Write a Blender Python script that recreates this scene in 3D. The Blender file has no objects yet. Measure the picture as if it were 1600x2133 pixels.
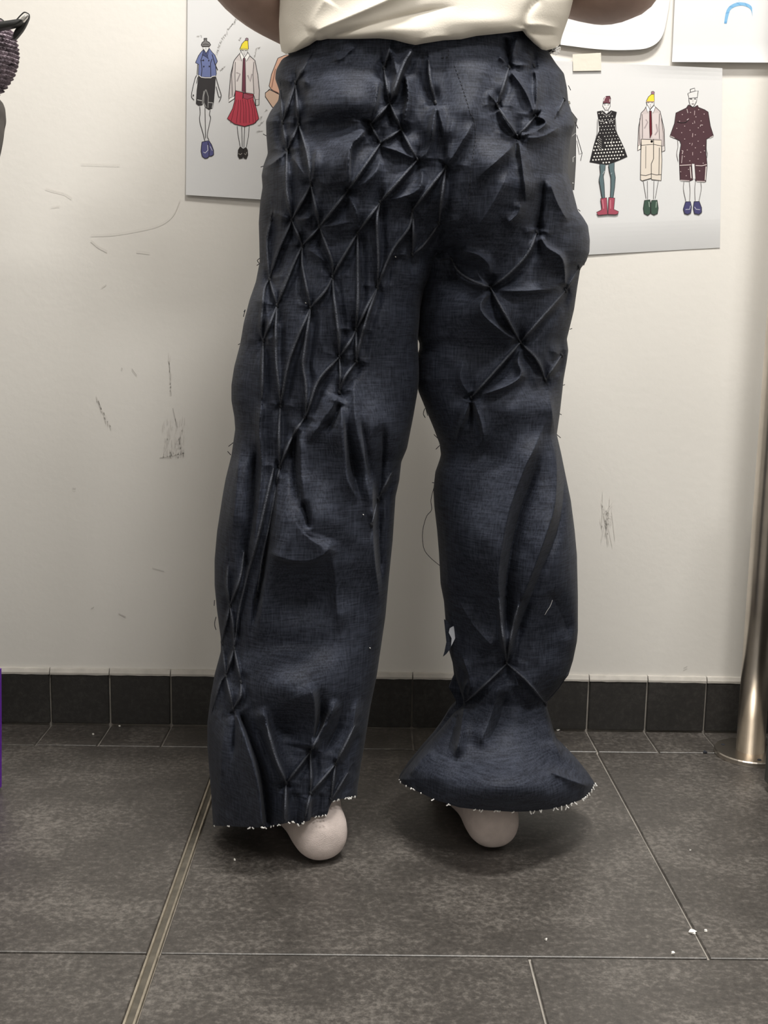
import bpy, math, random
import numpy as np
from mathutils import Vector, noise as mnoise

SC = bpy.context.scene
COL = SC.collection
# ------------------------------------------------------------------ camera
CAM_Z = 0.6595
YAW, PITCH, ROLL, FPX = 0.01629, 0.15915, 0.01817, 2313.0
_fw = np.array([math.sin(YAW) * math.cos(PITCH), math.cos(YAW) * math.cos(PITCH), -math.sin(PITCH)])
_r = np.array([math.cos(YAW), -math.sin(YAW), 0.0])
_u = np.cross(_r, _fw)
RIGHT = math.cos(ROLL) * _r + math.sin(ROLL) * _u
UP = -math.sin(ROLL) * _r + math.cos(ROLL) * _u
FWD = _fw
cam_data = bpy.data.cameras.new('camera')
cam_data.sensor_fit = 'HORIZONTAL'
cam_data.sensor_width = 36.0
cam_data.lens = FPX / 1600.0 * 36.0
cam_data.clip_start = 0.02
cam = bpy.data.objects.new('camera', cam_data)
COL.objects.link(cam)
from mathutils import Matrix
cam.matrix_world = Matrix(((RIGHT[0], UP[0], -FWD[0], 0), (RIGHT[1], UP[1], -FWD[1], 0),
                           (RIGHT[2], UP[2], -FWD[2], CAM_Z), (0, 0, 0, 1)))
SC.camera = cam

# ------------------------------------------------------------------ world, lights, exposure
SC.view_settings.view_transform = 'Standard'
SC.view_settings.look = 'None'
SC.view_settings.exposure = 0.0
SC.view_settings.gamma = 1.0
SC.view_settings.use_curve_mapping = False
w = bpy.data.worlds.new('world')
SC.world = w
w.use_nodes = True
w.node_tree.nodes['Background'].inputs[0].default_value = (0.8, 0.85, 1.0, 1)
w.node_tree.nodes['Background'].inputs[1].default_value = 0.02


def area(name, loc, sx, sy, power, color, rot=(0, 0, 0)):
    l = bpy.data.lights.new(name, 'AREA')
    l.shape = 'RECTANGLE'
    l.size, l.size_y = sx, sy
    l.energy = power
    l.color = color
    o = bpy.data.objects.new(name, l)
    o.location = loc
    o.rotation_euler = rot
    COL.objects.link(o)
    return o


CEIL = 2.75
area('ceiling_lamp_near_wall', (0.35, 0.92, CEIL - 0.03), 0.6, 0.25, 74, (1.0, 0.965, 0.90))
area('ceiling_lamp_room', (0.7, -0.35, CEIL - 0.03), 0.7, 0.4, 42, (1.0, 0.975, 0.935))
area('ceiling_lamp_left', (-1.25, -0.25, CEIL - 0.03), 0.8, 0.4, 15, (1.0, 0.975, 0.935))

# ------------------------------------------------------------------ helpers
WALL_Y = 1.802
ROW1_Y = 1.702
ROW2_Y = 1.102
SKIRT_Z = 0.0893
X0 = 0.378


def lin(c):
    c = c / 255.0
    return c / 12.92 if c <= 0.04045 else ((c + 0.055) / 1.055) ** 2.4


def rgb(r, g, b):
    return (lin(r), lin(g), lin(b), 1.0)


def ray(px, py):
    px = np.asarray(px, float)
    py = np.asarray(py, float)
    a = (px - 800.0) / FPX
    b = -(py - 1066.5) / FPX
    return a[..., None] * RIGHT + b[..., None] * UP + FWD


def on_y(px, py, Y):
    """point of the room at distance Y from the camera seen at photograph position px, py"""
    d = ray(px, py)
    t = np.asarray(Y, float) / d[..., 1]
    p = d * t[..., None]
    p[..., 2] += CAM_Z
    return p


def on_z(px, py, z=0.0):
    d = ray(px, py)
    t = (z - CAM_Z) / d[..., 2]
    p = d * np.asarray(t)[..., None]
    p[..., 2] += CAM_Z
    return p


def V(p):
    return Vector((float(p[0]), float(p[1]), float(p[2])))


def mesh_obj(name, verts, faces, mats=None, parent=None, smooth=True, fmat=None):
    me = bpy.data.meshes.new(name)
    me.from_pydata([tuple(map(float, v)) for v in verts], [], faces)
    if mats is not None:
        for m in (mats if isinstance(mats, (list, tuple)) else [mats]):
            me.materials.append(m)
    if fmat is not None:
        me.polygons.foreach_set('material_index', fmat)
    if smooth:
        me.polygons.foreach_set('use_smooth', [True] * len(me.polygons))
    me.update()
    o = bpy.data.objects.new(name, me)
    COL.objects.link(o)
    if parent is not None:
        o.parent = parent
    return o


def empty(name, loc):
    o = bpy.data.objects.new(name, None)
    o.empty_display_size = 0.05
    COL.objects.link(o)
    o.location = loc
    return o


def place(o, parent):
    """parent a mesh built in world coordinates under an Empty that stands at a place"""
    o.parent = parent
    l = parent.location
    o.data.transform(Matrix.Translation((-l[0], -l[1], -l[2])))
    return o


def tag(o, label=None, cat=None, group=None, kind=None):
    if label: o['label'] = label
    if cat: o['category'] = cat
    if group: o['group'] = group
    if kind: o['kind'] = kind
    return o


class MB:
    def __init__(self):
        self.v, self.f, self.m = [], [], []

    def add(self, verts, faces, mi=0):
        n = len(self.v)
        self.v += [tuple(map(float, p)) for p in verts]
        self.f += [tuple(i + n for i in f) for f in faces]
        self.m += [mi] * len(faces)

    def box(self, a, b, mi=0, bev=0.0):
        x0, y0, z0 = a
        x1, y1, z1 = b
        if bev <= 0:
            vs = [(x, y, z) for z in (z0, z1) for y in (y0, y1) for x in (x0, x1)]
            fs = [(0, 2, 3, 1), (4, 5, 7, 6), (0, 1, 5, 4), (2, 6, 7, 3), (0, 4, 6, 2), (1, 3, 7, 5)]
            self.add(vs, fs, mi)
            return
        # chamfered box: three rings per axis pair
        vs, fs = [], []
        for (x, y, z, e) in [(x, y, z, e) for x in (x0, x1) for y in (y0, y1) for z in (z0, z1) for e in range(3)]:
            p = [x, y, z]
            for k in range(3):
                if k != e:
                    lo, hi = ((x0, x1), (y0, y1), (z0, z1))[k]
                    p[k] += bev if p[k] == lo else -bev
            vs.append(p)
        ix = lambda i, j, k, e: ((i * 2 + j) * 2 + k) * 3 + e
        for s in (0, 1):
            q = [ix(s, 0, 0, 0), ix(s, 1, 0, 0), ix(s, 1, 1, 0), ix(s, 0, 1, 0)]
            fs.append(q if s else q[::-1])
            q = [ix(0, s, 0, 1), ix(0, s, 1, 1), ix(1, s, 1, 1), ix(1, s, 0, 1)]
            fs.append(q if s else q[::-1])
            q = [ix(0, 0, s, 2), ix(1, 0, s, 2), ix(1, 1, s, 2), ix(0, 1, s, 2)]
            fs.append(q if s else q[::-1])
        for i in (0, 1):
            for j in (0, 1):
                fs.append((ix(i, j, 0, 0), ix(i, j, 1, 0), ix(i, j, 1, 1), ix(i, j, 0, 1)))
                fs.append((ix(i, 0, j, 0), ix(i, 1, j, 0), ix(i, 1, j, 2), ix(i, 0, j, 2)))
                fs.append((ix(0, i, j, 1), ix(1, i, j, 1), ix(1, i, j, 2), ix(0, i, j, 2)))
                for k in (0, 1):
                    fs.append((ix(i, j, k, 0), ix(i, j, k, 1), ix(i, j, k, 2)))
        self.add(vs, [tuple(f) for f in fs], mi)

    def tube(self, pts, rad, n=8, mi=0, cap=True):
        pts = [np.asarray(p, float) for p in pts]
        if np.isscalar(rad): rad = [rad] * len(pts)
        vs, fs = [], []
        prev = None
        for i, p in enumerate(pts):
            t = pts[min(i + 1, len(pts) - 1)] - pts[max(i - 1, 0)]
            t = t / (np.linalg.norm(t) + 1e-12)
            if prev is None:
                a = np.cross(t, (0, 0, 1.0))
                if np.linalg.norm(a) < 1e-3: a = np.cross(t, (0, 1.0, 0))
            else:
                a = prev - t * prev.dot(t)
            a = a / (np.linalg.norm(a) + 1e-12)
            prev = a
            b = np.cross(t, a)
            for k in range(n):
                th = 2 * math.pi * k / n
                vs.append(p + rad[i] * (math.cos(th) * a + math.sin(th) * b))
        for i in range(len(pts) - 1):
            for k in range(n):
                k2 = (k + 1) % n
                fs.append((i * n + k, i * n + k2, (i + 1) * n + k2, (i + 1) * n + k))
        if cap:
            fs.append(tuple(range(n - 1, -1, -1)))
            fs.append(tuple((len(pts) - 1) * n + k for k in range(n)))
        self.add(vs, fs, mi)

    def build(self, name, mats, parent=None, smooth=False):
        return mesh_obj(name, self.v, self.f, mats, parent, smooth, self.m if isinstance(mats, (list, tuple)) else None)


# ------------------------------------------------------------------ materials
def new_mat(name):
    m = bpy.data.materials.new(name)
    m.use_nodes = True
    nt = m.node_tree
    return m, nt, nt.nodes['Principled BSDF']


def plain(name, col, rough=0.6, metal=0.0, spec=0.5, bump=0.0, bscale=200.0, vary=0.0, vscale=30.0):
    m, nt, b = new_mat(name)
    b.inputs['Base Color'].default_value = col
    b.inputs['Roughness'].default_value = rough
    b.inputs['Metallic'].default_value = metal
    b.inputs['Specular IOR Level'].default_value = spec
    tc = nt.nodes.new('ShaderNodeTexCoord')
    if vary > 0:
        n = nt.nodes.new('ShaderNodeTexNoise')
        n.inputs['Scale'].default_value = vscale
        n.inputs['Detail'].default_value = 5
        nt.links.new(tc.outputs['Object'], n.inputs['Vector'])
        r = nt.nodes.new('ShaderNodeValToRGB')
        r.color_ramp.elements[0].position = 0.3
        r.color_ramp.elements[1].position = 0.7
        r.color_ramp.elements[0].color = tuple(c * (1 - vary) for c in col[:3]) + (1,)
        r.color_ramp.elements[1].color = tuple(min(1, c * (1 + vary)) for c in col[:3]) + (1,)
        nt.links.new(n.outputs['Fac'], r.inputs['Fac'])
        nt.links.new(r.outputs['Color'], b.inputs['Base Color'])
    if bump > 0:
        n = nt.nodes.new('ShaderNodeTexNoise')
        n.inputs['Scale'].default_value = bscale
        n.inputs['Detail'].default_value = 4
        nt.links.new(tc.outputs['Object'], n.inputs['Vector'])
        bp = nt.nodes.new('ShaderNodeBump')
        bp.inputs['Strength'].default_value = bump
        bp.inputs['Distance'].default_value = 0.002
        nt.links.new(n.outputs['Fac'], bp.inputs['Height'])
        nt.links.new(bp.outputs['Normal'], b.inputs['Normal'])
    return m


def tile_mat(name, dark, mid, light, rough=0.5, scale=1.0, spec=0.35, ior=1.45):
    m, nt, b = new_mat(name)
    N = nt.nodes
    geo = N.new('ShaderNodeNewGeometry')
    n1 = N.new('ShaderNodeTexNoise'); n1.inputs['Scale'].default_value = 9 * scale; n1.inputs['Detail'].default_value = 6; n1.inputs['Roughness'].default_value = 0.65
    n2 = N.new('ShaderNodeTexNoise'); n2.inputs['Scale'].default_value = 130 * scale; n2.inputs['Detail'].default_value = 7; n2.inputs['Roughness'].default_value = 0.75
    mp = N.new('ShaderNodeMapping'); mp.inputs['Scale'].default_value = (0.95, 1.05, 1.0)
    nt.links.new(geo.outputs['Position'], mp.inputs['Vector'])
    for n in (n1, n2): nt.links.new(mp.outputs['Vector'], n.inputs['Vector'])
    mx = N.new('ShaderNodeMix'); mx.data_type = 'FLOAT'; mx.inputs[0].default_value = 0.62
    nt.links.new(n1.outputs['Fac'], mx.inputs[2]); nt.links.new(n2.outputs['Fac'], mx.inputs[3])
    r = N.new('ShaderNodeValToRGB')
    r.color_ramp.elements[0].position = 0.36; r.color_ramp.elements[0].color = dark
    r.color_ramp.elements[1].position = 0.66; r.color_ramp.elements[1].color = light
    e = r.color_ramp.elements.new(0.5); e.color = mid
    nt.links.new(mx.outputs[0], r.inputs['Fac'])
    nt.links.new(r.outputs['Color'], b.inputs['Base Color'])
    b.inputs['Roughness'].default_value = rough
    b.inputs['Specular IOR Level'].default_value = spec
    b.inputs['IOR'].default_value = ior
    bp = N.new('ShaderNodeBump'); bp.inputs['Strength'].default_value = 0.25; bp.inputs['Distance'].default_value = 0.0015
    nt.links.new(n2.outputs['Fac'], bp.inputs['Height'])
    nt.links.new(bp.outputs['Normal'], b.inputs['Normal'])
    return m


def denim_mat():
    m, nt, b = new_mat('dark_denim')
    N = nt.nodes
    geo = N.new('ShaderNodeTexCoord')
    def streak(sc, detail=3):
        mp = N.new('ShaderNodeMapping'); mp.inputs['Scale'].default_value = sc
        n = N.new('ShaderNodeTexNoise'); n.inputs['Scale'].default_value = 1.0; n.inputs['Detail'].default_value = detail; n.inputs['Roughness'].default_value = 0.6
        nt.links.new(geo.outputs['Object'], mp.inputs['Vector']); nt.links.new(mp.outputs['Vector'], n.inputs['Vector'])
        return n
    wv = streak((520, 520, 42)); hv = streak((48, 48, 620)); lg = streak((14, 14, 9), 4)
    ad = N.new('ShaderNodeMath'); ad.operation = 'ADD'
    nt.links.new(wv.outputs['Fac'], ad.inputs[0]); nt.links.new(hv.outputs['Fac'], ad.inputs[1])
    ml = N.new('ShaderNodeMath'); ml.operation = 'MULTIPLY_ADD'; ml.inputs[1].default_value = 0.5
    nt.links.new(lg.outputs['Fac'], ml.inputs[0]); nt.links.new(ad.outputs[0], ml.inputs[2])
    r = N.new('ShaderNodeValToRGB')
    r.color_ramp.elements[0].position = 0.38; r.color_ramp.elements[0].color = (0.0095, 0.0113, 0.0180, 1)
    r.color_ramp.elements[1].position = 0.80; r.color_ramp.elements[1].color = (0.0375, 0.0437, 0.0635, 1)
    sc = N.new('ShaderNodeMath'); sc.operation = 'MULTIPLY_ADD'; sc.inputs[1].default_value = 0.8; sc.inputs[2].default_value = -0.42
    nt.links.new(ml.outputs[0], sc.inputs[0]); nt.links.new(sc.outputs[0], r.inputs['Fac'])
    nt.links.new(r.outputs['Color'], b.inputs['Base Color'])
    b.inputs['Roughness'].default_value = 0.68
    b.inputs['Specular IOR Level'].default_value = 0.17
    b.inputs['Sheen Weight'].default_value = 0.03
    b.inputs['Sheen Roughness'].default_value = 0.4
    bp = N.new('ShaderNodeBump'); bp.inputs['Strength'].default_value = 0.35; bp.inputs['Distance'].default_value = 0.0006
    nt.links.new(ad.outputs[0], bp.inputs['Height'])
    nt.links.new(bp.outputs['Normal'], b.inputs['Normal'])
    return m


M = {}
M['wall'] = plain('wall_paint', (0.74, 0.718, 0.68, 1), 0.6, spec=0.25, bump=0.12, bscale=90, vary=0.012, vscale=6)
M['ceiling'] = plain('ceiling_paint', (0.82, 0.81, 0.79, 1), 0.8)
M['roomwall'] = plain('room_wall_paint', (0.62, 0.61, 0.59, 1), 0.8)
M['ledge'] = plain('painted_ledge', (0.46, 0.435, 0.40, 1), 0.6, bump=0.3, bscale=60, vary=0.12, vscale=40)
M['skirt'] = tile_mat('skirting_tile', (0.021, 0.020, 0.019, 1), (0.029, 0.0275, 0.026, 1), (0.052, 0.049, 0.046, 1), 0.5, 0.8)
M['tile'] = tile_mat('floor_tile', (0.024, 0.021, 0.0185, 1), (0.054, 0.048, 0.043, 1), (0.165, 0.151, 0.137, 1), 0.40, spec=0.5, ior=1.8)
M['grout'] = plain('grout', (0.27, 0.25, 0.225, 1), 0.9, bump=0.3, bscale=300, vary=0.3, vscale=25)
M['floor_grout'] = plain('floor_grout', (0.27, 0.25, 0.225, 1), 0.9, vary=0.3, vscale=25)
M['brass'] = plain('strip_metal', (0.62, 0.56, 0.46, 1), 0.35, metal=0.9, vary=0.2, vscale=60)
M['strip_fill'] = plain('strip_filling', (0.075, 0.066, 0.052, 1), 0.8, vary=0.35, vscale=50)
M['steel'] = plain('brushed_steel', (0.60, 0.55, 0.49, 1), 0.3, metal=1.0, vary=0.12, vscale=18)
M['denim'] = denim_mat()
M['pleat'] = plain('worn_lit_pleat_edge', (0.062, 0.067, 0.082, 1), 0.8, spec=0.1, bump=0.7, bscale=700, vary=0.35, vscale=500)  # paler than the cloth: worn fold edges plus caught light put into the colour
M['knot'] = plain('stitch_thread', (0.012, 0.014, 0.02, 1), 0.8)
M['fray'] = plain('white_cotton_fray', (0.85, 0.84, 0.82, 1), 0.9)
M['dthread'] = plain('dark_thread', (0.02, 0.022, 0.03, 1), 0.9)
M['label'] = plain('white_label', (0.62, 0.65, 0.72, 1), 0.8)
M['tee'] = plain('cream_jersey', (0.72, 0.675, 0.595, 1), 0.85, spec=0.15, bump=0.1, bscale=600)
M['sock'] = plain('pale_pink_sock', (0.53, 0.46, 0.435, 1), 0.95, spec=0.1, bump=0.35, bscale=900, vary=0.07, vscale=90)
M['skin'] = plain('skin', (0.43, 0.30, 0.255, 1), 0.55, spec=0.3, bump=0.05, bscale=250, vary=0.08, vscale=30)
M['hair'] = plain('black_hair', (0.012, 0.010, 0.010, 1), 0.5, bump=0.5, bscale=250)
M['paper'] = plain('white_paper', (0.655, 0.66, 0.67, 1), 0.75, spec=0.2, bump=0.08, bscale=12, vary=0.012, vscale=8)
M['tape'] = plain('masking_tape', (0.66, 0.625, 0.55, 1), 0.6, bump=0.2, bscale=80)
M['black'] = plain('black_webbing', (0.016, 0.016, 0.016, 1), 0.5)
M['silver'] = plain('silver_metal', (0.75, 0.74, 0.72, 1), 0.25, metal=1.0)
M['knit'] = plain('purple_grey_yarn', (0.27, 0.225, 0.26, 1), 0.95, bump=0.6, bscale=260, vary=0.9, vscale=110)
M['panel'] = plain('grey_padding', (0.115, 0.105, 0.10, 1), 0.7)
M['purple'] = plain('purple_trim', (0.10, 0.008, 0.30, 1), 0.6)
M['cabinet'] = plain('dark_cabinet', (0.06, 0.062, 0.058, 1), 0.5, bump=0.05)
M['scrap'] = plain('white_scrap', (0.85, 0.83, 0.78, 1), 0.9)
M['scuff'] = plain('scuff_grey', (0.52, 0.50, 0.48, 1), 0.8)
M['scuff2'] = plain('scuff_pale', (0.68, 0.655, 0.62, 1), 0.8)
M['pencil'] = plain('pencil_line', (0.50, 0.49, 0.49, 1), 0.9)

# ------------------------------------------------------------------ the room
XL, XR, YB = -2.3, 2.3, -2.6
b = MB(); b.box((XL, YB, -0.06), (XR, WALL_Y + 0.1, -0.004))
floor = b.build('floor', M['floor_grout']); tag(floor, kind='structure')
b = MB(); b.box((XL, YB, CEIL), (XR, WALL_Y + 0.1, CEIL + 0.05))
tag(b.build('ceiling', M['ceiling']), kind='structure')
# back wall: slightly wavy plaster
nx, nz = 120, 80
vs, fs = [], []
for j in range(nz + 1):
    z = SKIRT_Z + 0.004 + (CEIL - SKIRT_Z - 0.004) * j / nz
    for i in range(nx + 1):
        x = XL + (XR - XL) * i / nx
        y = WALL_Y + 0.0016 * mnoise.noise(Vector((x * 2.1, z * 2.1, 3.3))) if 1 else WALL_Y
        vs.append((x, y, z))
for j in range(nz):
    for i in range(nx):
        a = j * (nx + 1) + i
        fs.append((a, a + 1, a + nx + 2, a + nx + 1))
n = len(vs)
vs += [(XL, WALL_Y + 0.1, 0), (XR, WALL_Y + 0.1, 0), (XR, WALL_Y + 0.1, CEIL), (XL, WALL_Y + 0.1, CEIL)]
fs.append((n, n + 3, n + 2, n + 1))
fs.append((0, n, n + 1, nx))
wall = mesh_obj('wall_back', vs, fs, M['wall']); tag(wall, kind='structure')
for nm, a, c in (('wall_left', (XL - 0.1, YB, -0.06), (XL, WALL_Y + 0.1, CEIL)), ('wall_right', (XR, YB, -0.06), (XR + 0.1, WALL_Y + 0.1, CEIL)),
                 ('wall_front', (XL - 0.1, YB - 0.1, -0.06), (XR + 0.1, YB, CEIL))):
    b = MB(); b.box(a, c); tag(b.build(nm, M['roomwall']), kind='structure')

# skirting: grout bed, tiles one by one, painted ledge on top
base = MB(); base.box((XL, WALL_Y - 0.002, -0.004), (XR, WALL_Y + 0.05, SKIRT_Z))
base = base.build('baseboard_back', M['grout']); tag(base, kind='structure')
jp = {-9: 109, -8: 232, -7: 358, -3: 857, 0: 1220.7, 1: 1341.4, 2: 1463}
jx = {k: float(on_y(px, 1507 + (px - 109) * 0.0128, WALL_Y)[0]) for k, px in jp.items()}
def joint(k):
    return jx.get(k, X0 + 0.1 * k - 0.002)
random.seed(4)
KS = list(range(-24, 19))
G = 0.0017
for k in KS:
    b = MB()
    dy = random.uniform(-0.0006, 0.0006)
    b.box((joint(k) + G, WALL_Y - 0.0075 + dy, 0.003), (joint(k + 1) - G, WALL_Y + 0.004, SKIRT_Z - 0.0005), bev=0.0012)
    b.build('skirting_tile', M['skirt'], base)
# ledge in pieces with ragged paint edge
for k in KS:
    a, c = joint(k) + 0.0008, joint(k + 1) - 0.0008
    vs, fs = [], []
    nn = 10
    for i in range(nn + 1):
        x = a + (c - a) * i / nn
        rag = 0.0012 * mnoise.noise(Vector((x * 60, 1.7, k))) + 0.0005
        yf = WALL_Y - 0.0082
        vs += [(x, yf, SKIRT_Z - 0.0018 + rag), (x, yf, SKIRT_Z + 0.0022), (x, yf + 0.0035, SKIRT_Z + 0.0075 + rag), (x, WALL_Y + 0.003, SKIRT_Z + 0.0085 + rag), (x, WALL_Y + 0.003, SKIRT_Z - 0.0018)]
    for i in range(nn):
        for j in range(5):
            p, q = i * 5 + j, i * 5 + (j + 1) % 5
            fs.append((p, q, q + 5, p + 5))
    fs.append((0, 4, 3, 2, 1)); e = nn * 5; fs.append((e, e + 1, e + 2, e + 3, e + 4))
    mesh_obj('painted_ledge', vs, fs, M['ledge'], base, smooth=False)

# floor tiles: narrow cut row along the wall, then large slabs
def slab(x0, x1, y0, y1, g=0.0016, parent=floor):
    b = MB()
    dz = random.uniform(-0.0004, 0.0003)
    b.box((x0 + g, y0 + g, -0.012), (x1 - g, y1 - g, dz), bev=0.0009)
    return b.build('floor_tile', M['tile'], parent)
for k in KS:
    slab(joint(k), joint(k + 1), ROW1_Y, WALL_Y - 0.004)
XS = -0.6027 + X0 + 0.0045          # metal strip
XJ = X0
SW = 0.0060                # half width of the strip
XB = float(on_z(1103, 1995)[0])
slab(XS - 1.2, XS - 0.6, ROW2_Y, ROW1_Y); slab(XS - 0.6, XS - SW, ROW2_Y, ROW1_Y)
slab(XS + SW, XJ, ROW2_Y, ROW1_Y); slab(XJ, XJ + 0.6, ROW2_Y, ROW1_Y); slab(XJ + 0.6, XJ + 1.2, ROW2_Y, ROW1_Y)
for r in range(4):
    y1 = ROW2_Y - 0.6 * r; y0 = y1 - 0.6
    slab(XS - 1.2, XS - 0.6, y0, y1); slab(XS - 0.6, XS - SW, y0, y1)
    xb = XB if r % 2 == 0 else XJ
    slab(XS + SW, xb, y0, y1); slab(xb, xb + 0.6, y0, y1); slab(xb + 0.6, xb + 1.2, y0, y1)
strip = empty('metal_strip', (XS, ROW1_Y, 0)); strip.parent = floor
for s in (-1, 1):
    b = MB()
    b.box((s * (SW - 0.0012) - 0.0014, ROW2_Y - 2.4 - ROW1_Y, -0.01), (s * (SW - 0.0012) + 0.0014, -0.001, 0.0016), bev=0.0004)
    b.build('rail', M['brass'], strip)
b = MB(); b.box((-SW + 0.002, ROW2_Y - 2.4 - ROW1_Y, -0.01), (SW - 0.002, -0.001, -0.0012))
b.build('filling', M['strip_fill'], strip)


def ribbon(b, pts, wd, mi, off, plane_y=None, closed=False):
    """thin line of print on the wall plane"""
    P = np.array(pts, float)
    if closed: P = np.vstack([P, P[:1]])
    d = np.gradient(P, axis=0)
    d /= (np.linalg.norm(d, axis=1)[:, None] + 1e-9)
    nrm = np.stack([-d[:, 1], d[:, 0]], 1) * wd / 2
    A, B = P + nrm, P - nrm
    Q = np.vstack([A, B])
    W = on_y(Q[:, 0], Q[:, 1], np.full(len(Q), (plane_y or WALL_Y) - off))
    n = len(P)
    b.add(W, [(i, i + 1, n + i + 1, n + i) for i in range(n - 1)], mi)


def smooth_line(pts, n=4):
    P = np.array(pts, float)
    if len(P) < 3:
        t = np.linspace(0, 1, n + 1)[:, None]
        return P[0] * (1 - t) + P[1] * t if len(P) == 2 else P
    E = np.vstack([2 * P[0] - P[1], P, 2 * P[-1] - P[-2]])
    out = []
    for i in range(1, len(E) - 2):
        for k in range(n):
            t = k / n
            p0, p1, p2, p3 = E[i - 1], E[i], E[i + 1], E[i + 2]
            out.append(0.5 * ((2 * p1) + (-p0 + p2) * t + (2 * p0 - 5 * p1 + 4 * p2 - p3) * t * t + (-p0 + 3 * p1 - 3 * p2 + p3) * t ** 3))
    out.append(P[-1])
    return np.array(out)


# scuffs and scratches on the wall paint
rs = random.Random(8)
def scuff(strokes, mat):
    b = MB()
    for pts, wd in strokes: ribbon(b, pts, wd, 0, 0.0022)
    return b.build('scuff_mark', M[mat], wall)
st = []
for i in range(70):
    x = rs.uniform(338, 384); t = rs.random(); y = 880 + 74 * (1 - (1 - t) ** 2)
    st.append(([(x, y), (x + rs.uniform(-2, 2), y - rs.uniform(4, 22))], rs.uniform(0.6, 1.3)))
st.append(([(332, 953), (350, 951), (383, 944)], 1.6))
scuff(st, 'scuff2')
scuff([([(351, 735), (353, 770), (355, 800), (357, 822)], 1.2)] + [([(353 + rs.uniform(-3, 4), 740 + 8 * i), (354 + rs.uniform(-3, 4), 752 + 8 * i)], 0.8) for i in range(10)], 'scuff2')
scuff([([(360, 850), (365, 872), (369, 890)], 1.2)], 'scuff')
scuff([([(200 + i * 1.9 + rs.uniform(-4, 3), 822 + i * 4.2), (204 + i * 1.9 + rs.uniform(-4, 3), 836 + i * 4.2)], 0.9) for i in range(15)], 'scuff2')
scuff([([(275, 768), (279, 774), (285, 782)], 1.3), ([(253, 766), (255, 769)], 1.6)], 'scuff')
scuff([([(95, 391), (110, 396), (135, 402), (150, 412)], 1.2), ([(107, 430), (125, 428)], 1)], 'scuff2')
scuff([(smooth_line([(190, 489), (235, 487), (290, 478), (335, 466), (362, 445), (375, 415)]), 1.0)], 'scuff2')
scuff([([(190, 500), (205, 513), (224, 523)], 1.6), ([(212, 598), (222, 591)], 1.2)], 'scuff2')
scuff([([(170, 340), (205, 341), (250, 342)], 0.9), ([(285, 523), (312, 526)], 1.2)], 'scuff2')
scuff([([(151, 1017), (158, 1018)], 1.4), ([(247, 1278), (262, 1285)], 1.6), ([(190, 1268), (196, 1264)], 1.2), ([(317, 1183), (342, 1190)], 0.9)], 'scuff')
scuff([([(1250 + rs.uniform(0, 30), 1020 + rs.uniform(0, 60)), (1252 + rs.uniform(0, 34), 1060 + rs.uniform(0, 80))], 0.8) for i in range(14)], 'scuff2')
scuff([([(1424, 1392), (1432, 1388)], 1.2)], 'scuff')

# ------------------------------------------------------------------ sheets of sketches on the wall
CM = {}
def ink(r, g, bl):
    k = (r, g, bl)
    if k not in CM:
        g0 = 0.3 * r + 0.55 * g + 0.15 * bl
        c = [q * 0.8 + g0 * 0.2 for q in k]
        CM[k] = plain('ink_%d_%d_%d' % k, rgb(*c), 0.85, spec=0.1)
    return CM[k]


def sheet(name, corners, label, off=0.003, curl=None, nu=30, nv=44, parts=None):
    """corners in photograph order: top left, top right, bottom right, bottom left"""
    c = np.array(corners, float)
    vs, fs = [], []
    for j in range(nv + 1):
        for i in range(nu + 1):
            u, v = i / nu, j / nv
            p = (c[0] * (1 - u) + c[1] * u) * (1 - v) + (c[3] * (1 - u) + c[2] * u) * v
            o = off + (curl(u, v) if curl else 0.0)
            vs.append(on_y(p[0], p[1], WALL_Y - o))
    n = len(vs)
    vs += [v + np.array((0, 0.0004, 0)) for v in vs]
    for j in range(nv):
        for i in range(nu):
            a = j * (nu + 1) + i
            fs.append((a, a + nu + 1, a + nu + 2, a + 1))
            fs.append((n + a, n + a + 1, n + a + nu + 2, n + a + nu + 1))
    rim = [j for j in range(nu + 1)] + [(j + 1) * (nu + 1) - 1 for j in range(1, nv + 1)] + [nv * (nu + 1) + i for i in range(nu - 1, -1, -1)] + [j * (nu + 1) for j in range(nv - 1, 0, -1)]
    for a, bq in zip(rim, rim[1:] + rim[:1]): fs.append((a, bq, n + bq, n + a))
    root = empty(name, on_y(c[3][0], c[3][1], WALL_Y - off))
    bpy.context.view_layer.update()
    o = mesh_obj('paper', vs, fs, M['paper'], smooth=False); place(o, root)
    tag(root, label, 'drawing', 'sketch sheets taped to the wall')
    return root


class Fig:
    """flat printed drawing: fills and ink lines stacked a few hundredths of a millimetre apart"""
    def __init__(self, ox, oy, s, off):
        self.ox, self.oy, self.s, self.off = ox, oy, s, off
        self.b = MB(); self.mats = []; self.k = 0

    def mi(self, c):
        m = ink(*c)
        if m not in self.mats: self.mats.append(m)
        return self.mats.index(m)

    def px(self, pts):
        return [(self.ox + x / self.s, self.oy + y / self.s) for x, y in pts]

    def fill(self, c, pts, line=None, wd=1.0):
        self.k += 1
        P = np.array(self.px(pts))
        W = on_y(P[:, 0], P[:, 1], np.full(len(P), WALL_Y - self.off - self.k * 0.00001))
        self.b.add(W, [tuple(range(len(P)))], self.mi(c))
        if line: self.line(line, list(pts) + [pts[0]], wd)

    def line(self, c, pts, wd=1.0):
        self.k += 1
        ribbon(self.b, self.px(pts), wd * 1.25, self.mi(c), self.off + self.k * 0.00001)

    def dot(self, c, x, y, r, n=6):
        self.k += 1
        P = np.array(self.px([(x + r * math.cos(i * 2 * math.pi / n), y + r * math.sin(i * 2 * math.pi / n)) for i in range(n)]))
        W = on_y(P[:, 0], P[:, 1], np.full(n, WALL_Y - self.off - 0.0005))
        self.b.add(W, [tuple(range(n))], self.mi(c))

    def done(self, name, root):
        return place(self.b.build(name, self.mats), root)


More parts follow.
